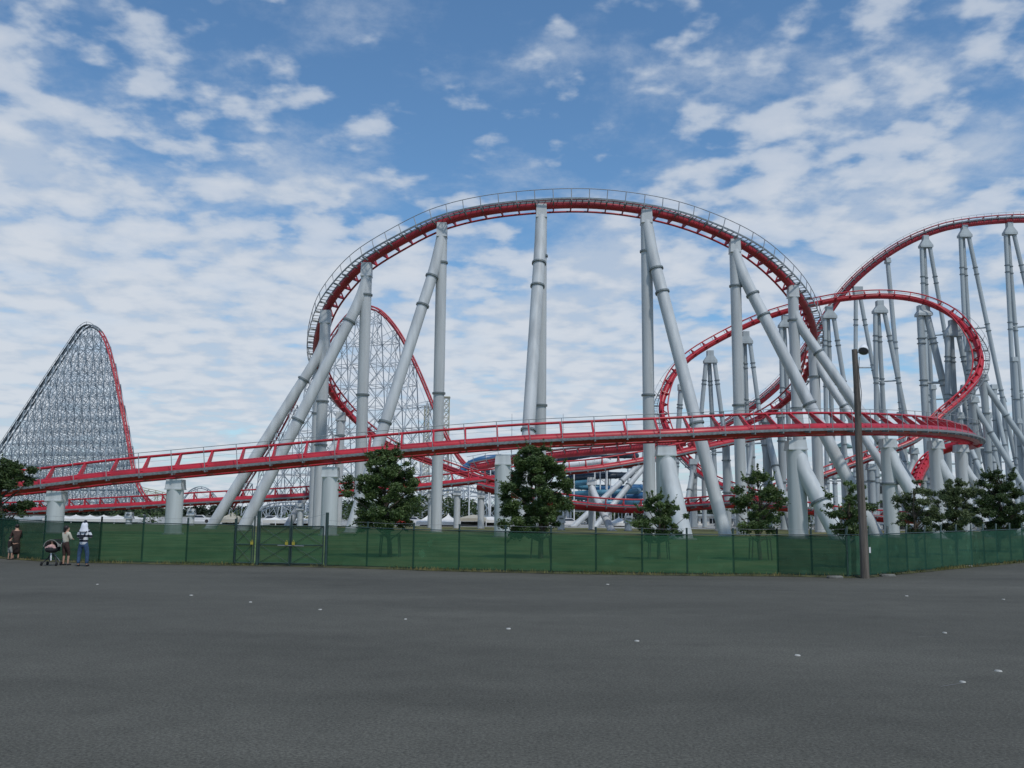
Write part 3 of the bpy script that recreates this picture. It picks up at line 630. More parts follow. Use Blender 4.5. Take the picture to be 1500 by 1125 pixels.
# small leftover marks on the asphalt
mk = [(143, 856), (280, 872), (367, 882), (469, 893), (594, 907), (745, 921), (933, 939), (1168, 960), (1410, 999), (1463, 983), (1384, 927), (1328, 873), (1470, 878), (890, 856)]
for i, (x, y) in enumerate(mk):
    g = GY(x, y); m = MB(); s = 0.034 + rnd.random() * 0.02; n = 9; ang = rnd.random()
    top = []; bot = []
    for k in range(n):
        a = 2 * math.pi * k / n; rr = s * (0.8 + 0.35 * rnd.random()); v = Vector((math.cos(a) * rr, math.sin(a) * rr * 1.2, 0)); top.append(g + v * 0.85 + Vector((0, 0, 0.012))); bot.append(g + v + Vector((0, 0, -0.004)))
    m.loft([bot, top], smooth=False)
    tag(m.build('ground_stud', M['marking'], None, g), 'small pale stud set in the dark car park asphalt', 'road stud', 'pale studs dotted over the car park')
for i, (x, y, L, an) in enumerate([(1370, 932, 0.7, 0.2), (1395, 1003, 0.5, 0.5), (200, 863, 0.5, 0.0)]):
    g = GY(x, y); m = MB(); d = Vector((math.cos(an), math.sin(an), 0)); e = Vector((-d.y, d.x, 0)) * 0.02
    pts = [g + d * (L * (t - 0.5)) + e * rnd.uniform(-1, 1) for t in (0, .3, .6, 1)]
    for p, q in zip(pts[:-1], pts[1:]): m.quad(p - e * .5 + Vector((0, 0, .001)), q - e * .5 + Vector((0, 0, .001)), q + e * .5 + Vector((0, 0, .001)), p + e * .5 + Vector((0, 0, .001)))
    o = m.build('scratch', M['dust'], None, g); o['kind'] = 'structure'

# ------------------------------------------------------------------ fence
gf = 'green mesh fence sections'
def fence_section(name, label, pts, screen, angled=0.0, ext=0.24, extra_posts=True, post_r=0.038, wires=True):
    o0 = pts[0][0]; root = thing(name, label, 'fence', (o0.x, o0.y, 0), gf)
    for i, (p, h) in enumerate(pts):
        m = MB(); a = Vector((p.x, p.y, -0.05)); b = Vector((p.x, p.y, h - 0.02))
        if angled: m.tube([a, b, b + Vector((angled * 0.8, 0.18, 0.30))], post_r, 8)
        else: m.tube([a, Vector((p.x, p.y, h + ext))], post_r, 8)
        m.build('post', M['post'], root)
    for (p, h), (q, g) in zip(pts[:-1], pts[1:]):
        m = MB(); d = q - p; nx, nz = 16, 8; off = Vector((-d.y, d.x, 0)).normalized()
        if off.y > 0: off = -off
        sd = rnd.random() * 50
        def pt(i, k, o_):
            f = i / nx; v = k / nz; s = (0.05 * noise.noise(Vector((f * 5, v * 2.5, sd))) + 0.02) * math.sin(math.pi * v) ** 0.6 * math.sin(math.pi * f) ** 0.7
            sag = -0.02 * math.sin(math.pi * f) * v
            return p + d * (0.002 + 0.996 * f) + off * (0.042 + s + o_) + Vector((0, 0, 0.07 + (h + (g - h) * f - 0.09) * v + sag))
        for i in range(nx):
            for k in range(nz): m.quad(pt(i, k, 0), pt(i + 1, k, 0), pt(i + 1, k + 1, 0), pt(i, k + 1, 0))
        m.sm = [True] * len(m.sm)
        m.build('mesh_screen', screen(p) if callable(screen) else screen, root)
    m = MB()
    for (p, h), (q, g) in zip(pts[:-1], pts[1:]):
        m.tube([Vector((p.x, p.y - 0.045, h)), Vector((q.x, q.y - 0.045, g))], 0.022, 6)
    m.build('top_rail', M['post'], root)
    if wires:
        m = MB()
        for (p, h), (q, g) in zip(pts[:-1], pts[1:]):
            dz = ext - 0.03
            m.tube([Vector((p.x, p.y, h + dz)), Vector(((p.x + q.x) / 2, (p.y + q.y) / 2, (h + g) / 2 + dz - 0.02)), Vector((q.x, q.y, g + dz))], 0.006, 4)
        m.build('wire', M['rail_grey'], root)
    return root
fence_section('mesh_fence', 'dark green screened fence section behind the people at the left', FP[:4], M['screen_dark'])
fence_section('mesh_fence', 'green see-through fence section between the striped shirted man and the gate', FP[3:7], M['screen'])
fence_section('mesh_fence', 'longest straight green see-through fence section, right of the gate', FP[8:19], M['screen'])
fence_section('mesh_fence', 'darker green fence section beside the lamp pole with thin posts', FP[18:21], M['screen_dark'])
fence_section('mesh_fence', 'blue green fence section with bent post tops, receding right of the lamp pole', [FP[20]] + RP[1:], M['screen_teal'], angled=0.14, wires=False)
# gate between posts 342 and 477
def gate():
    p0, h0 = FP[6]; p2, h2 = FP[8]
    root = thing('gate', 'wide mesh gate with crossed braces and yellow lock plates between thick posts', 'gate', (p0.x, p0.y, 0))
    def at(px):
        f = (px - 342) / (477 - 342.0); return p0.lerp(p2, f), h0 + (h2 - h0) * f
    for px, r, e in ((344, 0.03, 0.3), (377, 0.07, 0.55), (477, 0.065, 0.52), (425, 0.03, 0.4), (371, 0.03, 0.35)):
        p, h = at(px); m = MB(); m.tube([Vector((p.x, p.y - 0.02, -0.05)), Vector((p.x, p.y - 0.02, h + e))], r, 10); m.build('gate_post', M['post'], root)
    for a, b in ((344, 369), (380, 424), (427, 473)):
        (p, h), (q, g) = at(a), at(b); p = p - Vector((0, 0.08, 0)); q = q - Vector((0, 0.08, 0)); m = MB()
        z = lambda v, t: Vector((v.x, v.y, t))
        mid = h * 0.52
        for s in ((z(p, 0.12), z(q, 0.12)), (z(p, h - 0.03), z(q, g - 0.03)), (z(p, 0.12), z(p, h - 0.03)), (z(q, 0.12), z(q, g - 0.03)), (z(p, mid), z(q, mid))): m.tube(list(s), 0.024, 6)
        for s in ((z(p, 0.12), z(q, mid)), (z(p, mid), z(q, 0.12)), (z(p, mid), z(q, h - 0.03)), (z(p, h - 0.03), z(q, mid))): m.tube(list(s), 0.011, 5)
        lf = m.build('gate_leaf', M['post'], root)
        m = MB(); m.quad(z(p, 0.12) + Vector((0, .035, 0)), z(q, 0.12) + Vector((0, .035, 0)), z(q, g - 0.03) + Vector((0, .035, 0)), z(p, h - 0.03) + Vector((0, .035, 0))); m.build('mesh_screen', M['screen'], lf)
    for px in (369, 420, 430):
        p, h = at(px); m = MB(); m.box(p + Vector((0, -0.13, h * 0.555)), (0.055, 0, 0), (0, 0.02, 0), (0, 0, 0.06)); m.tube([p + Vector((-0.03, -0.13, h * 0.6)), p + Vector((0, -0.13, h * 0.64)), p + Vector((0.03, -0.13, h * 0.6))], 0.01, 6); m.build('lock_plate', M['yellow'], root)
    (p, h), (q, g) = at(407), at(445); m = MB(); m.tube([p + Vector((0, -0.12, h * 0.505)), q + Vector((0, -0.12, h * 0.5))], 0.018, 6); m.build('bolt_bar', M['rail_grey'], root)
    m = MB(); (a, h), (b, g), (c, k) = at(377), at(425), at(477)
    m.tube([Vector((a.x, a.y, h + 0.5)), Vector((b.x, b.y, g + 0.12))], 0.008, 4); m.tube([Vector((b.x, b.y, g + 0.12)), Vector((c.x, c.y, k + 0.48))], 0.008, 4); (d, l) = at(344); m.tube([Vector((a.x, a.y, h + 0.3)), Vector((d.x, d.y, l + 0.25))], 0.008, 4)
    m.build('guy_wire', M['rail_grey'], root)
gate()
# concrete feet by the pole
for i, (x, y) in enumerate([(1223, 847), (1300, 844.5), (1415, 831)]):
    g = GY(x, y); m = MB()
    def rr(a, b, z): return [g + Vector((sx * a, sy * b, z)) for sx, sy in ((-1, -1), (1, -1), (1, 1), (-1, 1))]
    m.loft([rr(0.26, 0.11, 0), rr(0.26, 0.11, 0.05), rr(0.22, 0.08, 0.09)], smooth=False)
    tag(m.build('concrete_block', M['old_concrete'], None, g), ['low concrete block at the fence foot left of the lamp pole', 'low concrete block at the fence foot just right of the lamp pole', 'small concrete block halfway along the receding fence'][i], 'concrete block', 'concrete blocks at the fence foot')
# lamp pole
g = GY(1267, 847); top = W(1252, 512, g.y)
root = thing('lamp_pole', 'weathered wooden pole with floodlight on top standing at the fence corner', 'lamp pole', g)
m = MB(); pts = [g.lerp(top, k / 10) + Vector((0.015 * math.sin(k), 0, 0)) for k in range(11)]; pts[0] = g + Vector((0, 0, -0.1)); m.tube(pts, [0.155 - 0.0055 * k for k in range(11)], 18); m.build('pole', M['pole'], root)
m = MB(); tz = top.z
m.tube([top + Vector((0, 0, -0.15)), top + Vector((0.16, -0.05, -0.08)), top + Vector((0.22, -0.05, 0.0))], 0.03, 8); br = m.build('bracket', M['rail_grey'], root)
c = top + Vector((0.3, -0.08, 0.0)); LX = Vector((-0.35, -0.55, -0.76)).normalized(); LU = LX.cross(Vector((0, 0, 1))).normalized(); LV = LX.cross(LU)
m = MB(); m.loft([[c + LU * math.cos(a) * r_ + LV * math.sin(a) * r_ + LX * d_ for a in [2 * math.pi * k / 18 for k in range(18)]] for r_, d_ in ((0.05, -0.22), (0.11, -0.17), (0.155, -0.04), (0.18, 0.09), (0.19, 0.11))]); m.build('floodlight_housing', M['white'], root)
m = MB(); m.loft([[c + LU * math.cos(a) * r_ + LV * math.sin(a) * r_ + LX * d_ for a in [2 * math.pi * k / 18 for k in range(18)]] for r_, d_ in ((0.165, 0.111), (0.10, 0.135), (0.02, 0.145))]); m.build('lens', M['lamp_glass'], root)
m = MB(); m.tube([top + Vector((0.1, -0.14, -0.3)), g.lerp(top, 0.9) + Vector((0.05, -0.17, 0)), g.lerp(top, 0.8) + Vector((0.1, -0.2, 0)), g.lerp(top, 0.7) + Vector((0.03, -0.17, 0))], 0.012, 5); m.build('cable', M['dark'], root)
m = MB(); p = g.lerp(top, 0.12); m.box(p + Vector((0.2, -0.06, 0)), (0.02, 0.05, 0), (0.03, 0, 0), (0, 0, 0.1)); m.build('number_plate', M['white'], root)

# ------------------------------------------------------------------ trees
def leaves_in(m, c, rad, n, size, flat=0.75, r_=rnd):
    for _ in range(n):
        while True:
            v = Vector((r_.uniform(-1, 1), r_.uniform(-1, 1), r_.uniform(-1, 1)))
            if v.length <= 1: break
        v *= 0.55 + 0.45 * r_.random(); p = c + Vector((v.x * rad, v.y * rad, v.z * rad * flat))
        a = Vector((r_.gauss(0, 1), r_.gauss(0, 1), r_.gauss(0, 0.6))).normalized(); b = a.cross(Vector((r_.gauss(0, 1), r_.gauss(0, 1), r_.gauss(0, 1)))).normalized()
        s = size * r_.uniform(0.6, 1.3)
        m.quad(p - a * s, p - b * s * 0.45, p + a * s, p + b * s * 0.45)
def tree(label, px, base_D, x0, x1, ytop, ybot, leafm='leaf', seed=1, dens=1.0, stakes=True, shape='cone', nclump=70, group='young trees in the lawn behind the fence', spread=0.42, leaf=0.066, gap=0.25):
    r_ = random.Random(seed); g = G(px, base_D)
    T = W((x0 + x1) / 2, ytop, base_D); Bc = W((x0 + x1) / 2, ybot, base_D); Lf = W(x0, (ytop + ybot) / 2, base_D); Rt = W(x1, (ytop + ybot) / 2, base_D)
    H = T.z; zb = Bc.z - 0.28; cx = (Lf.x + Rt.x) / 2; hw = (Rt.x - Lf.x) / 2
    root = thing('tree', label, 'tree', g, group)
    ht = H - zb; clumps = []
    tries = 0
    while len(clumps) < nclump and tries < 6000:
        tries += 1
        f = r_.random(); a = r_.random() * 6.283
        if shape == 'cone': env = 0.22 + 0.78 * math.sin(math.pi * min(1, (1 - f) * 0.95 + 0.02)) ** 0.8 if f > 0.55 else 1.0 - 0.5 * abs(f - 0.35)
        elif shape == 'vase': env = math.sin(math.pi * (0.18 + 0.72 * f)) ** 0.7
        else: env = math.sin(math.pi * (0.12 + 0.80 * f)) ** 0.6
        env *= 0.88 + 0.55 * noise.noise(Vector((math.cos(a) * 1.7, math.sin(a) * 1.7, f * 3.2 + seed * 7)))
        rr = hw * min(1.05, env * 1.12) * (r_.random() ** 0.5) * 0.92
        c = Vector((cx + math.cos(a) * rr, g.y + math.sin(a) * rr * 0.85, zb + f * ht * 0.95 + 0.1))
        if noise.noise(c * 0.9 + Vector((seed, 0, 0))) < -gap: continue
        clumps.append((c, r_.uniform(0.20, 0.48) * (0.45 + 0.55 * ht / 3.6) * (0.65 if f > 0.85 else 1)))
    m = MB()
    for c, rad in clumps: leaves_in(m, c, rad, int(230 * dens * (rad / 0.32) ** 1.7), leaf, 0.7, r_)
    # small leafy shoots poking out
    for _ in range(int(nclump * 0.5)):
        c, rad = r_.choice(clumps); d = Vector((c.x - cx, c.y - g.y, (c.z - (zb + ht * 0.35)) * 0.9 + 0.25)).normalized()
        for k in range(5): leaves_in(m, c + d * (rad * 0.7 + k * 0.07), 0.07, 4, leaf, 1, r_)
    m.build('crown', M[leafm], root)
    m = MB(); ax = [g + Vector((0, 0, -0.1))]; 
    for k in range(1, 8): f = k / 7; ax.append(Vector((g.x + (cx - g.x) * f + r_.gauss(0, 0.04), g.y + r_.gauss(0, 0.04), (zb + ht * 0.8) * f)))
    tr = 0.055 + 0.018 * ht
    m.tube(ax, [tr * (1 - 0.8 * k / 7) for k in range(8)], 9)
    for c, rad in clumps[::2]:
        z = max(0.8, c.z - (0.4 + 0.5 * math.hypot(c.x - cx, c.y - g.y))); k = min(6.9, z / (zb + ht * 0.8) * 7); i = int(k); s = ax[i].lerp(ax[i + 1], k - i)
        mid = s.lerp(c, 0.5) + Vector((r_.gauss(0, .06), r_.gauss(0, .06), -0.05)); m.tube([s, mid, c], [tr * 0.35, tr * 0.22, 0.008], 5)
    m.build('trunk', M['bark'], root)
    if stakes:
        m = MB()
        for sx, sy in ((-.42, -.3), (.42, -.3), (-.42, .3), (.42, .3)): m.tube([g + Vector((sx * 1.15, sy, 0)), g + Vector((sx, sy, 1.1))], 0.035, 6)
        for sy in (-.3, .3): m.tube([g + Vector((-.5, sy, 1.02)), g + Vector((.5, sy, 1.02))], 0.03, 6)
        m.build('support_frame', M['bark'], root)
    return root
tree('dark bushy tree cut off by the left edge of the picture', 5, 44, -55, 46, 668, 762, 'leaf_dark', 3, 1.1, False, 'round', 80, spread=.4)
tree('leafy tree just right of the gate in front of the leaning arch brace', 571, 46, 503, 622, 658, 772, 'leaf', 11, 1.15, True, 'cone', 120)
tree('tallest full crowned tree in the middle of the lawn', 792, 46, 727, 848, 650, 781, 'leaf', 23, 1.3, True, 'cone', 135)
tree('small round tree under the short bent brace', 965, 46, 922, 1010, 726, 787, 'leaf', 31, 1.0, True, 'round', 66)
tree('open branched slender tree with gaps in its crown', 1114, 46, 1060, 1162, 688, 774, 'leaf', 43, 0.9, True, 'cone', 62, gap=0.15)
tree('thin sparse tree just left of the lamp pole', 1240, 40, 1197, 1292, 706, 775, 'leaf', 57, 0.8, False, 'vase', 40, gap=0.12)
tree('pale airy small tree right of the lamp pole', 1344, 50, 1300, 1376, 704, 776, 'leaf_olive', 61, 0.8, False, 'round', 56, gap=0.14)
tree('olive green tree second from the right edge', 1403, 54, 1362, 1442, 702, 778, 'leaf_olive', 73, 0.95, False, 'round', 80, gap=0.2)
tree('broad dark tree at the right edge of the picture', 1462, 60, 1420, 1520, 688, 778, 'leaf_dark', 85, 1.2, False, 'round', 115)
tree('dark tree partly outside the right edge of the picture', 1535, 68, 1498, 1590, 700, 776, 'leaf_dark', 93, 1.0, False, 'round', 55)

# far wood
def wood(label, spans, D, seed, leafm='leaf_far', size=0.5, dens=1.0, name='distant_wood'):
    r_ = random.Random(seed); m = MB()
    for (xa, xb, yt) in spans:
        a, b = G(xa, D), G(xb, D); Hm = W((xa + xb) / 2, yt, D).z; L = b.x - a.x; x = a.x
        while x < b.x:
            h = Hm * (0.72 + 0.45 * (noise.noise(Vector((x * 0.06, seed, 0))) + 0.4) + r_.uniform(-0.06, 0.06)); w = r_.uniform(2.2, 4.2)
            for z in [h * q for q in (0.2, 0.45, 0.68, 0.86)]:
                leaves_in(m, Vector((x + r_.gauss(0, 0.8), D + r_.uniform(-5, 5), z)), w * (0.9 if z < h * 0.8 else 0.6), int(70 * dens), size, 0.9, r_)
            x += w * 0.75
    o = m.build(name, M[leafm], None, (0, D, 0)); o['label'] = label; o['category'] = 'wood'; o['kind'] = 'stuff'; return o
wood('dark band of distant trees along the horizon beyond the tracks', [(-80, 60, 742), (60, 250, 746), (250, 480, 743), (480, 860, 736), (860, 1090, 742), (1090, 1280, 738), (1280, 1580, 730)], 400, 5, size=0.7)
wood('rounded dark green copse behind the tents in the middle', [(505, 560, 733), (560, 705, 722), (800, 870, 730), (870, 905, 738)], 240, 9, 'leaf_dark', 0.45, 1.1, 'distant_copse')
wood('dark wooded rise behind the supports at the far right', [(1455, 1475, 668), (1472, 1580, 652)], 330, 15, 'leaf_far', 0.7, 1.6, 'distant_rise')
wood('low clipped hedge bushes behind the gate', [(355, 378, 752), (190, 235, 748), (430, 470, 752), (1130, 1200, 730)], 160, 19, 'leaf_dark', 0.25, 0.9, 'hedge')

# ------------------------------------------------------------------ tents and buildings
gt = 'tents and low roofs behind the lawn'
def marquee(label, xa, xb, ytop, D, bays, depth=10, eave=0.45, cloth='canvas', pointed=True):
    a, b = G(xa, D), G(xb, D); H = W((xa + xb) / 2, ytop, D).z; w = (b.x - a.x) / bays; root = thing('tent', label, 'tent', (a.x, D, 0), gt); he = H * eave if pointed else H * 0.7
    for i in range(bays):
        m = MB(); x0, x1 = a.x + w * i, a.x + w * (i + 1); c = Vector(((x0 + x1) / 2, D + depth / 2, H)); n = 6
        def rg(t):
            s = (1 - t) ** (1.7 if pointed else 0.8); z = he + (H - he) * t; cx = c.x
            return [Vector((cx + sx * (w / 2 * s + 0.04), c.y + sy * (depth / 2 * s + 0.04), z)) for sx, sy in ((-1, -1), (1, -1), (1, 1), (-1, 1))]
        rings = [[Vector((p.x, p.y, he - 0.5)) for p in rg(0)]] + [rg(k / n) for k in range(n + 1)]
        m.loft(rings, smooth=False); m.build('canopy', M[cloth], root)
    m = MB()
    for i in range(bays + 1):
        for y in (D, D + depth): m.tube([(a.x + w * i, y, -0.1), (a.x + w * i, y, he)], 0.08, 6)
    m.build('poles', M['white'], root)
    m = MB(); m.abox(a.x, b.x, D + depth * 0.6, D + depth * 0.6 + 0.1, 0, he - 0.6); m.build('back_wall', M['grey_cloth'], root)
marquee('long row of white peaked tents low behind the people', 62, 188, 754, 150, 6, 8, 0.55)
marquee('row of white peaked tents seen through the gate area', 384, 462, 757, 150, 4, 8, 0.6)
marquee('beige domed tent between the two leaning arch braces', 312, 345, 750, 155, 1, 8, 0.4, 'beige')
marquee('beige peaked tent behind the gate, right half', 431, 461, 752, 160, 1, 9, 0.4, 'beige')
marquee('large white pointed tent beside the third arch column', 610, 668, 752, 152, 2, 10, 0.35)
marquee('beige rounded tent right of the slim pillar', 672, 712, 754, 156, 1, 10, 0.35, 'beige', False)
marquee('white flat roofed tent below the tallest middle tree', 700, 735, 757, 158, 1, 10, 0.7, 'canvas', False)
marquee('pointed white tent behind the tallest middle tree', 762, 786, 752, 150, 1, 7, 0.4)
marquee('small white tent behind the small round tree', 896, 925, 757, 165, 1, 8, 0.4)
marquee('white tent right of the lamp pole behind the airy tree', 1310, 1350, 752, 160, 2, 8, 0.5)
marquee('white canopy tents behind the two right trees', 1375, 1470, 740, 175, 4, 9, 0.5)
def flat_canopy(label, xa, xb, ytop, D):
    a, b = G(xa, D), G(xb, D); H = W((xa + xb) / 2, ytop, D).z; root = thing('canopy', label, 'canopy', (a.x, D, 0), gt)
    m = MB(); m.abox(a.x - .3, b.x + .3, D - .5, D + 5, H - 0.35, H); m.build('roof', M['white'], root)
    for i in range(5):
        x = a.x + (b.x - a.x) * i / 4
        for y in (D, D + 4.5): m = MB(); m.tube([(x, y, -.1), (x, y, H - .35)], 0.07, 8); m.build('post', M['white'], root)
    m = MB(); n = 40
    for i in range(n): x = a.x + (b.x - a.x) * (i + .5) / n; m.bar((x, D + 4.6, 0), (x, D + 4.6, 1.6), 0.025)
    m.bar((a.x, D + 4.6, 1.6), (b.x, D + 4.6, 1.6), 0.03); m.build('railing', M['rail_grey'], root)
flat_canopy('long flat white canopy on thin posts between two arch braces', 1080, 1132, 757, 152)
def building(label, xa, xb, ytop, D, mw='canvas', storeys=2, bays=6, depth=14, roofm='steel_far'):
    a, b = G(xa, D), G(xb, D); H = W((xa + xb) / 2, ytop, D).z; root = thing('building', label, 'building', (a.x, D, 0), 'low buildings beyond the tracks')
    m = MB(); m.abox(a.x, b.x, D, D + depth, 0, H - 0.5); m.build('wall', M[mw], root)
    m = MB(); m.abox(a.x - .6, b.x + .6, D - .6, D + depth + .6, H - 0.5, H); m.build('roof', M[roofm], root)
    sh = (H - .5) / storeys; bw = (b.x - a.x) / bays
    for s in range(storeys):
        for i in range(bays):
            x = a.x + bw * (i + .5); z = sh * (s + .5); m = MB(); m.abox(x - bw * .34, x + bw * .34, D - .06, D - .003, z - sh * .26, z + sh * .26); w = m.build('window', M['glass'], root)
            m = MB(); m.abox(x - .06, x + .06, D - .1, D - .063, z - sh * .26, z + sh * .26); m.build('mullion', M['white'], w)
building('long pale building low behind the right hand supports', 1380, 1520, 700, 260, bays=10)
building('grey low building behind the left track pillars', 20, 175, 758, 190, 'concrete', 1, 12)
building('dark fronted low building beside the rounded beige tent', 700, 735, 756, 175, 'navy', 1, 3)
building('grey block seen between supports right of the collared brace', 1275, 1380, 705, 250, 'steel_far', 3, 8)
building('low white building behind the open branched tree', 1000, 1075, 753, 200, 'canvas', 1, 6)
def pavilion(label, px, D, ys, ws):
    g = G(px, D); root = thing('pavilion', label, 'pavilion', g, 'green roofed pavilions')
    zs = [W(px, y, D).z for y in ys]
    m = MB(); m.tube([g, g + Vector((0, 0, zs[0] - 1))], ws[0] * 0.28, 8, smooth=False); m.build('tower', M['steel_far'], root)
    for z, w in zip(zs, ws):
        m = MB(); rings = []
        for t in (0, .05, .4, .75, 1): s = w * (1 - t) ** 1.3 + 0.15; rings.append([g + Vector((math.cos(q) * s, math.sin(q) * s, z - w * 0.55 * (1 - t))) for q in [2 * math.pi * k / 8 for k in range(8)]])
        m.loft(rings, smooth=False); r = m.build('roof', M['pagoda'], root)
        m = MB(); m.tube([g + Vector((0, 0, z - .2)), g + Vector((0, 0, z + 1.2))], 0.08, 6); m.build('finial', M['pagoda'], r)
pavilion('pale green tiered pavilion roof just left of the lamp pole', 1240, 235, (646, 664, 684), (3.2, 4.4, 5.2))
pavilion('pale green tiered pavilion roof right of the lamp pole', 1272, 240, (648, 662, 682), (2.6, 4.0, 5.0))
pavilion('green tiered pavilion hidden among the right hand pillars', 1330, 240, (655, 672, 690), (2.6, 4.2, 5.2))

# ------------------------------------------------------------------ water slides
def helix(c, R0, R1, z0, z1, turns, a0=0, n=40):
    k = int(n * turns); return [Vector((c[0] + math.cos(a0 + 6.283 * turns * i / k) * (R0 + (R1 - R0) * i / k), c[1] + math.sin(a0 + 6.283 * turns * i / k) * (R0 + (R1 - R0) * i / k) * 0.9, z0 + (z1 - z0) * i / k)) for i in range(k + 1)]
def slide(label, pts, r, mt, group='tube water slides', legs=8):
    root = thing('water_slide', label, 'water slide', (pts[0].x, pts[0].y, 0), group)
    m = MB(); m.tube(pts, r, 12); m.build('tube', M[mt], root)
    for i in range(2, len(pts) - 1, 3): m = MB(); d = (pts[i + 1] - pts[i]).normalized(); m.tube([pts[i] - d * .1, pts[i] + d * .1], r * 1.12, 12, smooth=False); m.build('joint_flange', M[mt], root)
    st = max(1, len(pts) // legs)
    for i in range(st // 2, len(pts), st): m = MB(); p = pts[i]; m.tube([(p.x, p.y, -.1), (p.x, p.y, p.z - r)], 0.14, 6); m.build('leg', M['white'], root)
c = G(885, 200)
slide('pale blue spiral tube slide at the bottom of the slide tower', helix((c.x, 200), 8.5, 7.0, W(885, 748, 200).z, W(885, 708, 200).z, 2.6, 0.4), 0.6, 'teal')
slide('dark navy spiral tube slide around the top of the slide tower', helix((c.x - 1, 202), 7.0, 9.0, W(885, 705, 200).z, W(885, 668, 200).z, 2.6, 2.0), 0.62, 'navy')
slide('bright blue tube slide winding low beside the slide tower', helix((c.x + 4, 206), 6.0, 6.0, W(885, 733, 206).z, W(885, 712, 206).z, 2.0, 1.0), 0.65, 'blue')
slide('white tube slide bending out left of the slide tower', catmull([W(797, 690, 190), W(815, 683, 188), W(840, 680, 187), W(865, 676, 188), W(885, 676, 192), W(900, 684, 196)], 1.0), 0.8, 'white', legs=4)
c2 = G(712, 205)
slide('blue tube slide crossing above the low track right of the third arch column', catmull([W(676, 690, 200), W(690, 678, 200), (W(715, 671, 200)), W(745, 671, 203), W(775, 676, 207), W(790, 690, 210), W(760, 697, 212), W(725, 694, 210)], 1.2), 0.68, 'blue', legs=6)
slide('second navy tube slide under the blue crossing slide', helix((c2.x + 4, 214), 5.5, 6.5, W(712, 725, 214).z, W(712, 690, 214).z, 2.4, 0.0), 0.65, 'navy')
def slide_tower():
    g = G(850, 212); root = thing('slide_tower', 'dark scaffold tower with open floors where the tube slides start', 'tower', g)
    H = W(850, 668, 212).z; hw = 6.5
    for i in range(4):
        for j in (0, 1): m = MB(); x = g.x - hw + i * hw * 2 / 3; y = g.y + j * 6; m.tube([(x, y, -.1), (x, y, H)], 0.2, 8); m.build('post', M['steel_far'], root)
    for k in range(1, 6):
        z = H * k / 5.2; m = MB(); m.abox(g.x - hw - .5, g.x + hw + .5, g.y - .6, g.y + 6.6, z - .25, z); f = m.build('floor', M['lattice'], root)
        m = MB()
        for q in range(15): x = g.x - hw + q * hw * 2 / 14; m.bar((x, g.y - .5, z), (x, g.y - .5, z + 1.1), 0.05)
        m.bar((g.x - hw, g.y - .5, z + 1.1), (g.x + hw, g.y - .5, z + 1.1), 0.06); m.build('railing', M['rail_grey'], f)
    m = MB()
    for i in range(3):
        x0 = g.x - hw + i * hw * 2 / 3; x1 = x0 + hw * 2 / 3
        for k in range(5): z0, z1 = H * k / 5.2, H * (k + 1) / 5.2; m.bar((x0, g.y, z0), (x1, g.y, z1), 0.09); m.bar((x1, g.y, z0), (x0, g.y, z1), 0.09)
    m.build('cross_bracing', M['rail_grey'], root)
slide_tower()

# ------------------------------------------------------------------ far parked cars
def car(label, px, D, rot, paint):
    g = G(px, D); root = thing('parked_car', label, 'car', g, 'cars parked beyond the lawn')
    L, w = 4.3, 0.85; ca, sa = math.cos(rot), math.sin(rot)
    def q(x, y, z): return g + Vector((x * ca - y * sa, x * sa + y * ca, z))
    prof = [(-2.15, .3), (-2.15, .75), (-1.95, .88), (-1.5, .92), (-1.0, 1.38), (.55, 1.42), (1.15, .95), (2.0, .82), (2.15, .6), (2.15, .3)]
    m = MB(); m.loft([[q(x, s * w * (0.86 if z > 1 else 1), z) for x, z in prof] for s in (-1, 1)], smooth=False); m.build('body', paint, root)
    for s in (-1, 1):
        m = MB(); m.loft([[q(x, s * (w * (0.86 if z > 1.1 else 1) + d), z) for x, z in ((-1.3, .98), (-.92, 1.32), (.5, 1.35), (.95, .98))] for d in (0.004, 0.02)], smooth=False); m.build('side_window', M['glass'], root)
        for x in (-1.35, 1.35):
            m = MB(); m.tube([q(x, s * (w - .12), .32), q(x, s * (w + .04), .32)], 0.32, 14, smooth=False); m.build('wheel', M['dark'], root)
    m = MB(); m.loft([[q(x, y, z) for x, y, z in ((1.17 + d, -w * .8, .98), (1.17 + d, w * .8, .98), (.6 + d, w * .72, 1.38), (.6 + d, -w * .72, 1.38))] for d in (0, .02)], smooth=False); m.build('windscreen', M['glass'], root)
pw = mat('white_car_paint', (0.7, 0.7, 0.7), 0.3, var=0.03); pr = mat('red_car_paint', (0.35, 0.03, 0.03), 0.3, var=0.03); ps = mat('silver_car_paint', (0.4, 0.42, 0.44), 0.3, var=0.03)
for px, D, ro, p_, lb in ((212, 140, 0.3, pw, 'white car just right of the long tent row'), (292, 143, 0.2, pw, 'white car right of the second near pillar'), (400, 146, 0, pw, 'white car low behind the gate, left leaf'), (455, 146, 0.2, ps, 'silver car low behind the gate, right leaf'), (586, 142, 0.1, pr, 'red car behind the leafy tree trunk'), (605, 147, 0, pw, 'white car right of the red car'),
                          (688, 142, 0.1, pw, 'white car behind the slim pillar'), (712, 141, 0.1, ps, 'silver car left of the fourth near pillar'), (775, 142, 0.4, pw, 'white car under the tallest middle tree'), (832, 140, 0.3, pw, 'white car alone on the dry grass edge'), (918, 150, 0.0, pw, 'white car behind the small round tree'), (1395, 148, 0.3, ps, 'silver car behind the olive tree')):
    car(lb, px, D + 28, ro, p_)

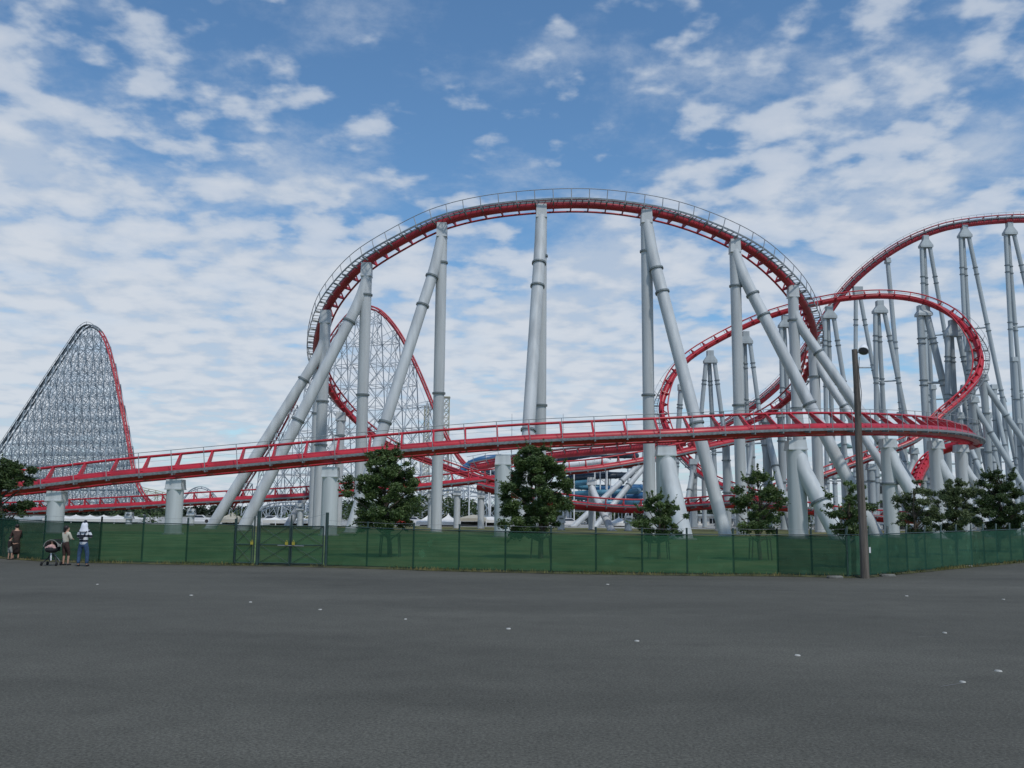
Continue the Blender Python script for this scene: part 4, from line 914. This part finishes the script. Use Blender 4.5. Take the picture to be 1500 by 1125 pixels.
# ------------------------------------------------------------------ people
def skin_obj(name, verts, edges, radii, material, parent, root=0, sub=2, shift=(0, 0, 0)):
    me = bpy.data.meshes.new(name); me.from_pydata([tuple(Vector(v) + Vector(shift)) for v in verts], edges, []); me.materials.append(material)
    o = bpy.data.objects.new(name, me); COL.objects.link(o); o.parent = parent
    md = o.modifiers.new('skin', 'SKIN'); md.use_smooth_shade = True
    for i, r in enumerate(radii):
        sv = me.skin_vertices[0].data[i]; sv.radius = (r if isinstance(r, tuple) else (r, r)); sv.use_root = (i == root)
    s = o.modifiers.new('sub', 'SUBSURF'); s.levels = s.render_levels = sub
    return o
class Sk:
    def __init__(s): s.v = []; s.e = []; s.r = []
    def chain(s, start, pts, rs):
        p = start
        for q, r in zip(pts, rs):
            s.v.append(q); s.r.append(r)
            if p is not None: s.e.append((p, len(s.v) - 1))
            p = len(s.v) - 1
        return p
def person(label, loc, yaw, ht, arms, legs, clothes, hair='short', lean=0.0, headturn=0.0, hatm=None):
    """local: x right, y forward. arms: two lists (elbow, hand); legs: two lists (knee, ankle)"""
    root = thing('person', label, 'person', loc, 'people standing along the fence'); root.rotation_euler = (0, 0, yaw)
    k = ht / 1.7; S = lambda x, y, z: Vector((x, y + lean * max(0, z - 0.9), z)) * k
    b = Sk()
    p0 = b.chain(None, [S(0, 0, .93)], [(.13 * k, .10 * k)])
    c = b.chain(p0, [S(0, 0, 1.08), S(0, 0, 1.27), S(0, 0, 1.38)], [(.115 * k, .085 * k), (.14 * k, .095 * k), (.10 * k, .07 * k)])
    nk = b.chain(c, [S(0, .01, 1.455)], [.052 * k])
    hd = b.chain(nk, [S(0, .02, 1.54), S(0, .02, 1.62)], [(.072 * k, .085 * k), (.076 * k, .09 * k)])
    ct, st = math.cos(headturn), math.sin(headturn)
    b.chain(hd - 0, [S(-st * .02, .02, 1.675)], [.045 * k])
    b.chain(hd - 1, [S(-st * .11, .02 + ct * .11, 1.555)], [.014 * k])
    for sx in (-1, 1):
        b.chain(hd - 1, [S(sx * .085 * ct, .01 + sx * .08 * st, 1.565)], [.015 * k])
    for sx, (el, ha) in zip((-1, 1), arms):
        sh = b.chain(c, [S(sx * .17, 0, 1.375)], [.058 * k])
        e = b.chain(sh, [S(*el)], [.042 * k]); h = b.chain(e, [S(*ha)], [.028 * k])
        d = (S(*ha) - S(*el)).normalized(); side = d.cross(Vector((0, 0, 1))); side = side.normalized() if side.length > .1 else Vector((0, 1, 0))
        pm = b.chain(h, [S(*ha) + d * .06 * k], [(.034 * k, .018 * k)])
        for q in range(4):
            o_ = side * (q - 1.5) * .02 * k; L = (.065, .075, .07, .055)[q] * k
            b.chain(pm, [S(*ha) + d * .09 * k + o_, S(*ha) + d * (.09 * k + L * .6) + o_ - Vector((0, 0, .012)), S(*ha) + d * (.09 * k + L) * .98 + o_ - Vector((0, 0, .03))], [.009 * k] * 3)
        b.chain(h, [S(*ha) + d * .05 * k - side * .045 * k, S(*ha) + d * .085 * k - side * .055 * k], [.010 * k, .009 * k])
    for sx, (kn, an) in zip((-1, 1), legs):
        hp = b.chain(p0, [S(sx * .09, 0, .86)], [.085 * k]); q = b.chain(hp, [S(*kn)], [.058 * k]); a = b.chain(q, [S(*an)], [.036 * k])
        b.chain(a, [S(an[0], an[1] + .02, .035), S(an[0] + sx * .02, an[1] + .16, .03)], [.035 * k, (.035 * k, .025 * k)])
    skin_obj('body', b.v, b.e, b.r, M['skin'], root)
    for part in clothes:
        nm, mt = part[0], part[1]; s = Sk()
        if nm in ('shirt', 'dress_top'):
            hem = part[2] - 0.10; g_ = part[3]; sl = part[4]
            p0 = s.chain(None, [S(0, 0, hem)], [(.15 * k + g_, .12 * k + g_)]); c = s.chain(p0, [S(0, 0, (hem + 1.27) / 2), S(0, 0, 1.27), S(0, 0, 1.40)], [(.13 * k + g_, .105 * k + g_), (.15 * k + g_, .115 * k + g_), (.085 * k, .07 * k)])
            for sx, (el, ha) in zip((-1, 1), arms):
                sh = s.chain(c - 1, [S(sx * .175, 0, 1.37)], [.07 * k + g_ * .5]); e = S(sx * .175, 0, 1.37).lerp(S(*el), min(1, sl)); e_i = s.chain(sh, [e], [.056 * k + g_ * .6])
                if sl > 1: s.chain(e_i, [S(*el).lerp(S(*ha), sl - 1)], [.042 * k + g_ * .3])
        elif nm in ('trousers', 'shorts'):
            end = part[2]; g_ = part[3]
            p0 = s.chain(None, [S(0, 0, .95)], [(.14 * k, .115 * k)]); s.chain(p0, [S(0, 0, 1.12)], [(.118 * k, .09 * k)])
            for sx, (kn, an) in zip((-1, 1), legs):
                hp = s.chain(p0, [S(sx * .09, 0, .84)], [.098 * k + g_]); q = s.chain(hp, [S(*kn) if end >= 1 else S(sx * .09, 0, .84).lerp(S(*kn), end)], [.07 * k + g_])
                if end > 1: s.chain(q, [S(*kn).lerp(S(*an), end - 1)], [.055 * k + g_])
        elif nm == 'skirt':
            s.chain(None, [S(0, 0, 1.14), S(0, 0, .75), S(0, 0.02, .5), S(0, .02, part[2])], [(.14 * k, .11 * k), (.19 * k, .15 * k), (.21 * k, .17 * k), (.22 * k, .18 * k)])
        skin_obj(nm, s.v, s.e, s.r, M[mt], root)
        if nm == 'trousers' or nm == 'shorts' or True: pass
    for sx, (kn, an) in zip((-1, 1), legs):
        s = Sk(); s.chain(None, [S(an[0], an[1] - .03, .045), S(an[0] + sx * .01, an[1] + .07, .042), S(an[0] + sx * .02, an[1] + .17, .035)], [(.045 * k, .04 * k), (.045 * k, .036 * k), (.042 * k, .03 * k)]); skin_obj('shoe', s.v, s.e, s.r, M['dark'], root)
    m = MB(); hc = S(-st * -.02, .005, 1.605)
    if hair == 'bob':
        m.ball(hc + Vector((st * .02, -ct * .025, .0)) * k, .11 * k, .115 * k, .12 * k); m.ball(hc + Vector((st * .05, -ct * .05, -.09)) * k, .095 * k, .075 * k, .12 * k); mt_ = 'hair'
    elif hair == 'short': m.ball(hc + Vector((0, -.015, .015)), .098 * k, .11 * k, .105 * k); mt_ = 'hair'
    if hair in ('bob', 'short'):
        o = m.build('hair', M['hair'], None, (0, 0, 0)); o.parent = root
    if hatm == 'towel':
        m = MB(); m.ball(hc + Vector((0, -.015, .02)), .125 * k, .13 * k, .125 * k); rings = []
        for z, rx, ry in ((1.62, .125, .12), (1.54, .135, .12), (1.45, .165, .125), (1.37, .19, .13)): rings.append([Vector((math.cos(a) * rx, -0.03 + math.sin(a) * ry * (0.75 if math.sin(a) > 0 else 1), z)) * k for a in [2 * math.pi * q / 18 for q in range(18)]])
        m.loft(rings); o = m.build('towel_hood', M['towel'], None, (0, 0, 0)); o.parent = root
    return root, S, k
arm_dn = lambda s: ((s * .22, -.01, 1.10), (s * .21, .06, .87))
leg_st = lambda s, w=.1, f=0: ((s * w, f + .02, .48), (s * w * 1.05, f, .07))
# striped man, back to us
g = GY(120, 829.5)
pr_, S, k = person('person in black and white striped shirt and jeans, white towel over head', g, R(2), 1.64, [((-.26, .06, 1.12), (-.12, .26, 1.28)), ((.27, .05, 1.12), (.14, .26, 1.25))], [leg_st(-1, .15), leg_st(1, .17)],
       [('shirt', 'stripes', .88, .035, 1.0), ('trousers', 'jeans', 1.95, .012)], 'none', 0, 0, 'towel')
m = MB(); m.loft([[S(x, -.185 - d, z) for x, z in ((-.08, 1.08), (.03, 1.06), (.07, 1.14), (.05, 1.24), (-.04, 1.25), (-.09, 1.18))] for d in (0, .07)], smooth=False); o = m.build('shoulder_bag', M['navy_cloth'], None, (0, 0, 0)); o.parent = pr_
m = MB(); m.tube([S(.04, -.17, 1.2), S(.13, -.14, 1.37), S(.12, .02, 1.42)], .02, 6); m.tube([S(-.04, -.17, 1.2), S(-.13, -.13, 1.36), S(-.12, .02, 1.42)], .02, 6); o = m.build('bag_strap', M['navy_cloth'], None, (0, 0, 0)); o.parent = pr_
m = MB(); m.ball(S(.02, .0, 1.77), .062, .07, .06); m.ball(S(.02, -.08, 1.75), .05, .05, .02); o = m.build('topknot_cap', M['navy_cloth'], None, (0, 0, 0)); o.parent = pr_
g = GY(94, 828)
person('person with black bobbed hair in cream top and brown trousers, arms folded', g, R(-25), 1.53, [((-.23, .06, 1.12), (-.02, .22, 1.13)), ((.23, .08, 1.12), (.06, .24, 1.16))], [leg_st(-1, .07), leg_st(1, .085, .1)],
       [('shirt', 'cream_cloth', 1.02, .008, 1.6), ('shorts', 'brown_cloth', 1.25, .006)], 'bob', 0, R(-40))
g = GY(22, 819.5)
pr2, S, k = person('person in brown clothes bending over with a small child at the left edge', g, R(35), 1.5, [((-.24, .16, 1.06), (-.08, .36, .98)), ((.24, .16, 1.06), (.10, .38, .98))], [leg_st(-1, .1), leg_st(1, .12)],
       [('shirt', 'brown_cloth', .9, .02, 1.2), ('skirt', 'darkbrown', .22)], 'short', .22, 0)
g = GY(13, 820)
person('small child in dark clothes and white shoes held close beside the bending person', g, R(-30), 0.98, [arm_dn(-1), ((.25, .1, 1.15), (.28, .3, 1.2))], [leg_st(-1, .1), leg_st(1, .13, .08)], [('shirt', 'darkbrown', .85, .012, .7), ('shorts', 'grey_cloth', 1.0, .01)], 'short', 0, 0)
# pushchair
def pushchair():
    g = GY(74, 828.5); root = thing('pushchair', 'black and grey pushchair with round hood and white stem facing the camera', 'pushchair', g)
    q = lambda x, y, z: g + Vector((x, y, z))
    for s in (-1, 1):
        m = MB(); m.tube([q(s * .02, 0, .46), q(s * .14, .05, .28), q(s * .27, -.1, .12), q(s * .29, -.14, .08)], [.028, .028, .025, .022], 8); m.build('frame_leg', M['dark'], root)
        m = MB(); m.tube([q(s * .27, -.14, .075), q(s * .31, -.14, .075)], .075, 16, smooth=False); m.build('wheel', M['dark'], root)
        m = MB(); m.tube([q(s * .24, .28, .075), q(s * .28, .28, .075)], .075, 16, smooth=False); m.build('wheel', M['dark'], root)
        m = MB(); m.tube([q(s * .05, .05, .5), q(s * .2, .3, .15)], .02, 6); m.tube([q(s * .12, .15, .5), q(s * .2, .5, .98)], .014, 6); m.build('frame_leg', M['rail_grey'], root)
    m = MB(); m.tube([q(.03, -.08, .52), q(.04, -.1, .35), q(.06, -.12, .2)], [.03, .028, .02], 8); m.build('stem', M['white'], root)
    m = MB(); m.tube([q(-.2, .5, .98), q(.2, .5, .98)], .02, 8); m.build('push_handle', M['dark'], root)
    m = MB(); rings = []
    for t, w, y in ((.50, .12, -.05), (.54, .21, -.1), (.62, .24, -.12), (.7, .24, -.1)): rings.append([q(math.cos(a) * w, y + .08 + math.sin(a) * .2, t) for a in [2 * math.pi * k / 20 for k in range(20)]])
    m.loft(rings); m.build('seat', M['dark'], root)
    # hood: half shell of arcs
    m = MB(); rings = []
    for t in range(8):
        an = R(5 + t * 18); r_ = .27
        ring_ = [q(math.cos(b) * r_, -.10 + .28 * (t / 7) + .0, .72 + math.sin(b) * (.26 - .02 * t)) for b in [math.pi * k / 16 for k in range(17)]]
        rings.append(ring_)
    for t in range(7):
        for k_ in range(16): m.quad(rings[t][k_], rings[t][k_ + 1], rings[t + 1][k_ + 1], rings[t + 1][k_])
    m.sm = [True] * len(m.sm)
    o = m.build('hood', M['grey_cloth'], root); sd = o.modifiers.new('t', 'SOLIDIFY'); sd.thickness = .02
    m = MB(); m.abox(g.x - .24, g.x + .24, g.y + .17, g.y + .2, .55, .95); m.build('hood_back', M['dark'], root)
    m = MB(); m.ball(q(0, -.06, .72), .17, .12, .09); m.ball(q(-.12, -.12, .68), .1, .07, .055); m.ball(q(.12, -.12, .68), .1, .07, .055); tag(m.build('blanket', M['pink_cloth'], None, g), 'pink and cream checked blanket bundled in the pushchair', 'blanket')
    # baby
    r2 = thing('baby', 'small baby sitting under the pushchair hood', 'baby', q(0, .02, .7))
    s = Sk(); a = s.chain(None, [(0, 0, 0), (0, .01, .1), (0, 0, .15)], [.07, .06, .03]); h = s.chain(a, [(0, -.01, .2), (0, -.01, .25)], [.055, .05]); s.chain(h - 1, [(0, -.075, .2)], [.01])
    for sx in (-1, 1):
        e = s.chain(a - 1, [(sx * .1, -.04, .06), (sx * .09, -.12, .03)], [.025, .018])
        for f in range(5): s.chain(e, [(sx * (.075 + f * .009), -.15, .03 + .004 * (f % 2))], [.005])
    skin_obj('body', s.v, s.e, s.r, M['skin'], r2)
    m = MB(); m.ball((0, .01, .245), .06, .058, .05); o = m.build('hair', M['hair'], None, (0, 0, 0)); o.parent = r2
pushchair()

# ------------------------------------------------------------------ sky and sun
SUN_EL, SUN_AZ = 58, 150     # azimuth clockwise from +Y (view direction)
w = bpy.data.worlds.new('World'); scene.world = w; w.use_nodes = True; t = w.node_tree; t.nodes.clear(); N, L = t.nodes, t.links
out = N.new('ShaderNodeOutputWorld'); bg = N.new('ShaderNodeBackground'); bg.inputs[1].default_value = 0.1; L.new(bg.outputs[0], out.inputs[0])
sky = N.new('ShaderNodeTexSky'); sky.sky_type = 'NISHITA'; sky.sun_disc = False; sky.sun_elevation = R(SUN_EL); sky.sun_rotation = R(SUN_AZ); sky.air_density = 1.0; sky.dust_density = 0.6; sky.ozone_density = 1.6
tc = N.new('ShaderNodeTexCoord'); sp = N.new('ShaderNodeSeparateXYZ'); L.new(tc.outputs['Generated'], sp.inputs[0])
def math_(op, a, b=None, clamp=False):
    n = N.new('ShaderNodeMath'); n.operation = op; n.use_clamp = clamp
    for i, v in enumerate((a, b)):
        if v is None: continue
        if isinstance(v, (int, float)): n.inputs[i].default_value = v
        else: L.new(v, n.inputs[i])
    return n.outputs[0]
z = math_('MAXIMUM', sp.outputs[2], 0.0); zz = math_('ADD', z, 0.16)
u = math_('DIVIDE', sp.outputs[0], zz); v = math_('DIVIDE', sp.outputs[1], zz)
cb = N.new('ShaderNodeCombineXYZ'); L.new(u, cb.inputs[0]); L.new(v, cb.inputs[1]); cb.inputs[2].default_value = 3.7
def mapped(off):
    mp = N.new('ShaderNodeMapping'); mp.inputs['Location'].default_value = off; L.new(cb.outputs[0], mp.inputs[0]); return mp.outputs[0]
def wn(scale, detail, rough, off, dist=0.0):
    n = N.new('ShaderNodeTexNoise'); n.inputs['Scale'].default_value = scale; n.inputs['Detail'].default_value = detail; n.inputs['Roughness'].default_value = rough; n.inputs['Distortion'].default_value = dist; L.new(mapped(off), n.inputs[0]); return n
def rng(v, a, b, c=0, d=1, smooth=True):
    n = N.new('ShaderNodeMapRange'); n.interpolation_type = 'SMOOTHSTEP' if smooth else 'LINEAR'; L.new(v, n.inputs[0])
    for i, q in zip((1, 2, 3, 4), (a, b, c, d)): n.inputs[i].default_value = q
    return n.outputs[0]
# where the cloud field is thick or broken, as areas of the sky dome
cover = rng(wn(1.6, 3, 0.5, (7.7, 2.2, 0)).outputs[0], 0.3, 0.7, -0.05, 0.05, False)
for px, py, rad, amp in ((70, 290, 0.22, 0.13), (1040, 190, 0.19, 0.10), (1330, 190, 0.14, 0.045), (560, 300, 0.16, 0.07), (180, 110, 0.12, -0.01), (720, 100, 0.17, -0.12), (1250, 290, 0.14, 0.05), (420, 60, 0.14, -0.05), (1000, 20, 0.12, -0.06), (640, 560, 0.2, 0.04)):
    d = (W(px, py, 100) - CAM).normalized()
    sb = N.new('ShaderNodeVectorMath'); sb.operation = 'DISTANCE'; L.new(tc.outputs['Generated'], sb.inputs[0]); sb.inputs[1].default_value = d
    cover = math_('ADD', cover, rng(sb.outputs['Value'], 0.0, rad * 1.6, amp, 0.0))
low = rng(sp.outputs[2], 0.42, 0.10)
high = rng(sp.outputs[2], 0.42, 0.62)
n1 = wn(10.0, 6, 0.5, (1.3, 4.1, 0)); wob = wn(7.0, 4, 0.55, (5.3, 0.1, 0))
vm = N.new('ShaderNodeVectorMath'); vm.operation = 'SCALE'; vm.inputs['Scale'].default_value = 0.12; L.new(wob.outputs[1], vm.inputs[0])
va = N.new('ShaderNodeVectorMath'); va.operation = 'ADD'; L.new(mapped((0.2, 0.6, 0)), va.inputs[0]); L.new(vm.outputs[0], va.inputs[1])
vo = N.new('ShaderNodeTexVoronoi'); vo.feature = 'SMOOTH_F1'; vo.inputs['Scale'].default_value = 8.5; vo.inputs['Smoothness'].default_value = 0.6; L.new(va.outputs[0], vo.inputs[0])
cells = math_('ADD', math_('MULTIPLY', n1.outputs[0], 0.85), math_('MULTIPLY', math_('SUBTRACT', 1.0, vo.outputs['Distance']), 0.40))
fieldv = math_('ADD', math_('ADD', cells, cover), math_('SUBTRACT', math_('MULTIPLY', low, 0.18), math_('MULTIPLY', high, 0.02)))
puff = rng(fieldv, 0.645, 0.83)
wisp = wn(3.2, 8, 0.62, (3.1, 9.4, 0), 0.1).outputs[0]
veil = math_('MULTIPLY', rng(math_('ADD', math_('ADD', wisp, math_('MULTIPLY', cover, 0.55)), math_('MULTIPLY', low, 0.26)), 0.48, 0.80), 0.76)
dens = math_('SUBTRACT', 1.0, math_('MULTIPLY', math_('SUBTRACT', 1.0, math_('MULTIPLY', puff, 0.74)), math_('SUBTRACT', 1.0, veil)))
shade = rng(fieldv, 0.70, 0.98)
cc = N.new('ShaderNodeMix'); cc.data_type = 'RGBA'; cc.inputs[6].default_value = (5.2, 5.9, 6.9, 1); cc.inputs[7].default_value = (6.5, 6.9, 7.5, 1); L.new(shade, cc.inputs[0])
tint = N.new('ShaderNodeMix'); tint.data_type = 'RGBA'; tint.blend_type = 'MULTIPLY'; tint.inputs[0].default_value = 1.0; tint.inputs[7].default_value = (0.88, 1.20, 1.36, 1); L.new(sky.outputs[0], tint.inputs[6])
mx = N.new('ShaderNodeMix'); mx.data_type = 'RGBA'; L.new(dens, mx.inputs[0]); L.new(tint.outputs[2], mx.inputs[6]); L.new(cc.outputs[2], mx.inputs[7]); L.new(mx.outputs[2], bg.inputs[0])
sd = bpy.data.lights.new('sun', 'SUN'); so = bpy.data.objects.new('sun', sd); COL.objects.link(so); sd.energy = 2.3; sd.angle = R(4); sd.color = (1, 0.96, 0.9)
az, el = R(SUN_AZ), R(SUN_EL); dv = Vector((math.sin(az) * math.cos(el), math.cos(az) * math.cos(el), math.sin(el)))
so.rotation_euler = dv.to_track_quat('Z', 'Y').to_euler(); so.location = (0, 0, 50)
scene.render.engine = 'CYCLES'
scene.view_settings.view_transform = 'Standard'; scene.view_settings.look = 'None'; scene.view_settings.exposure = 0; scene.view_settings.gamma = 1
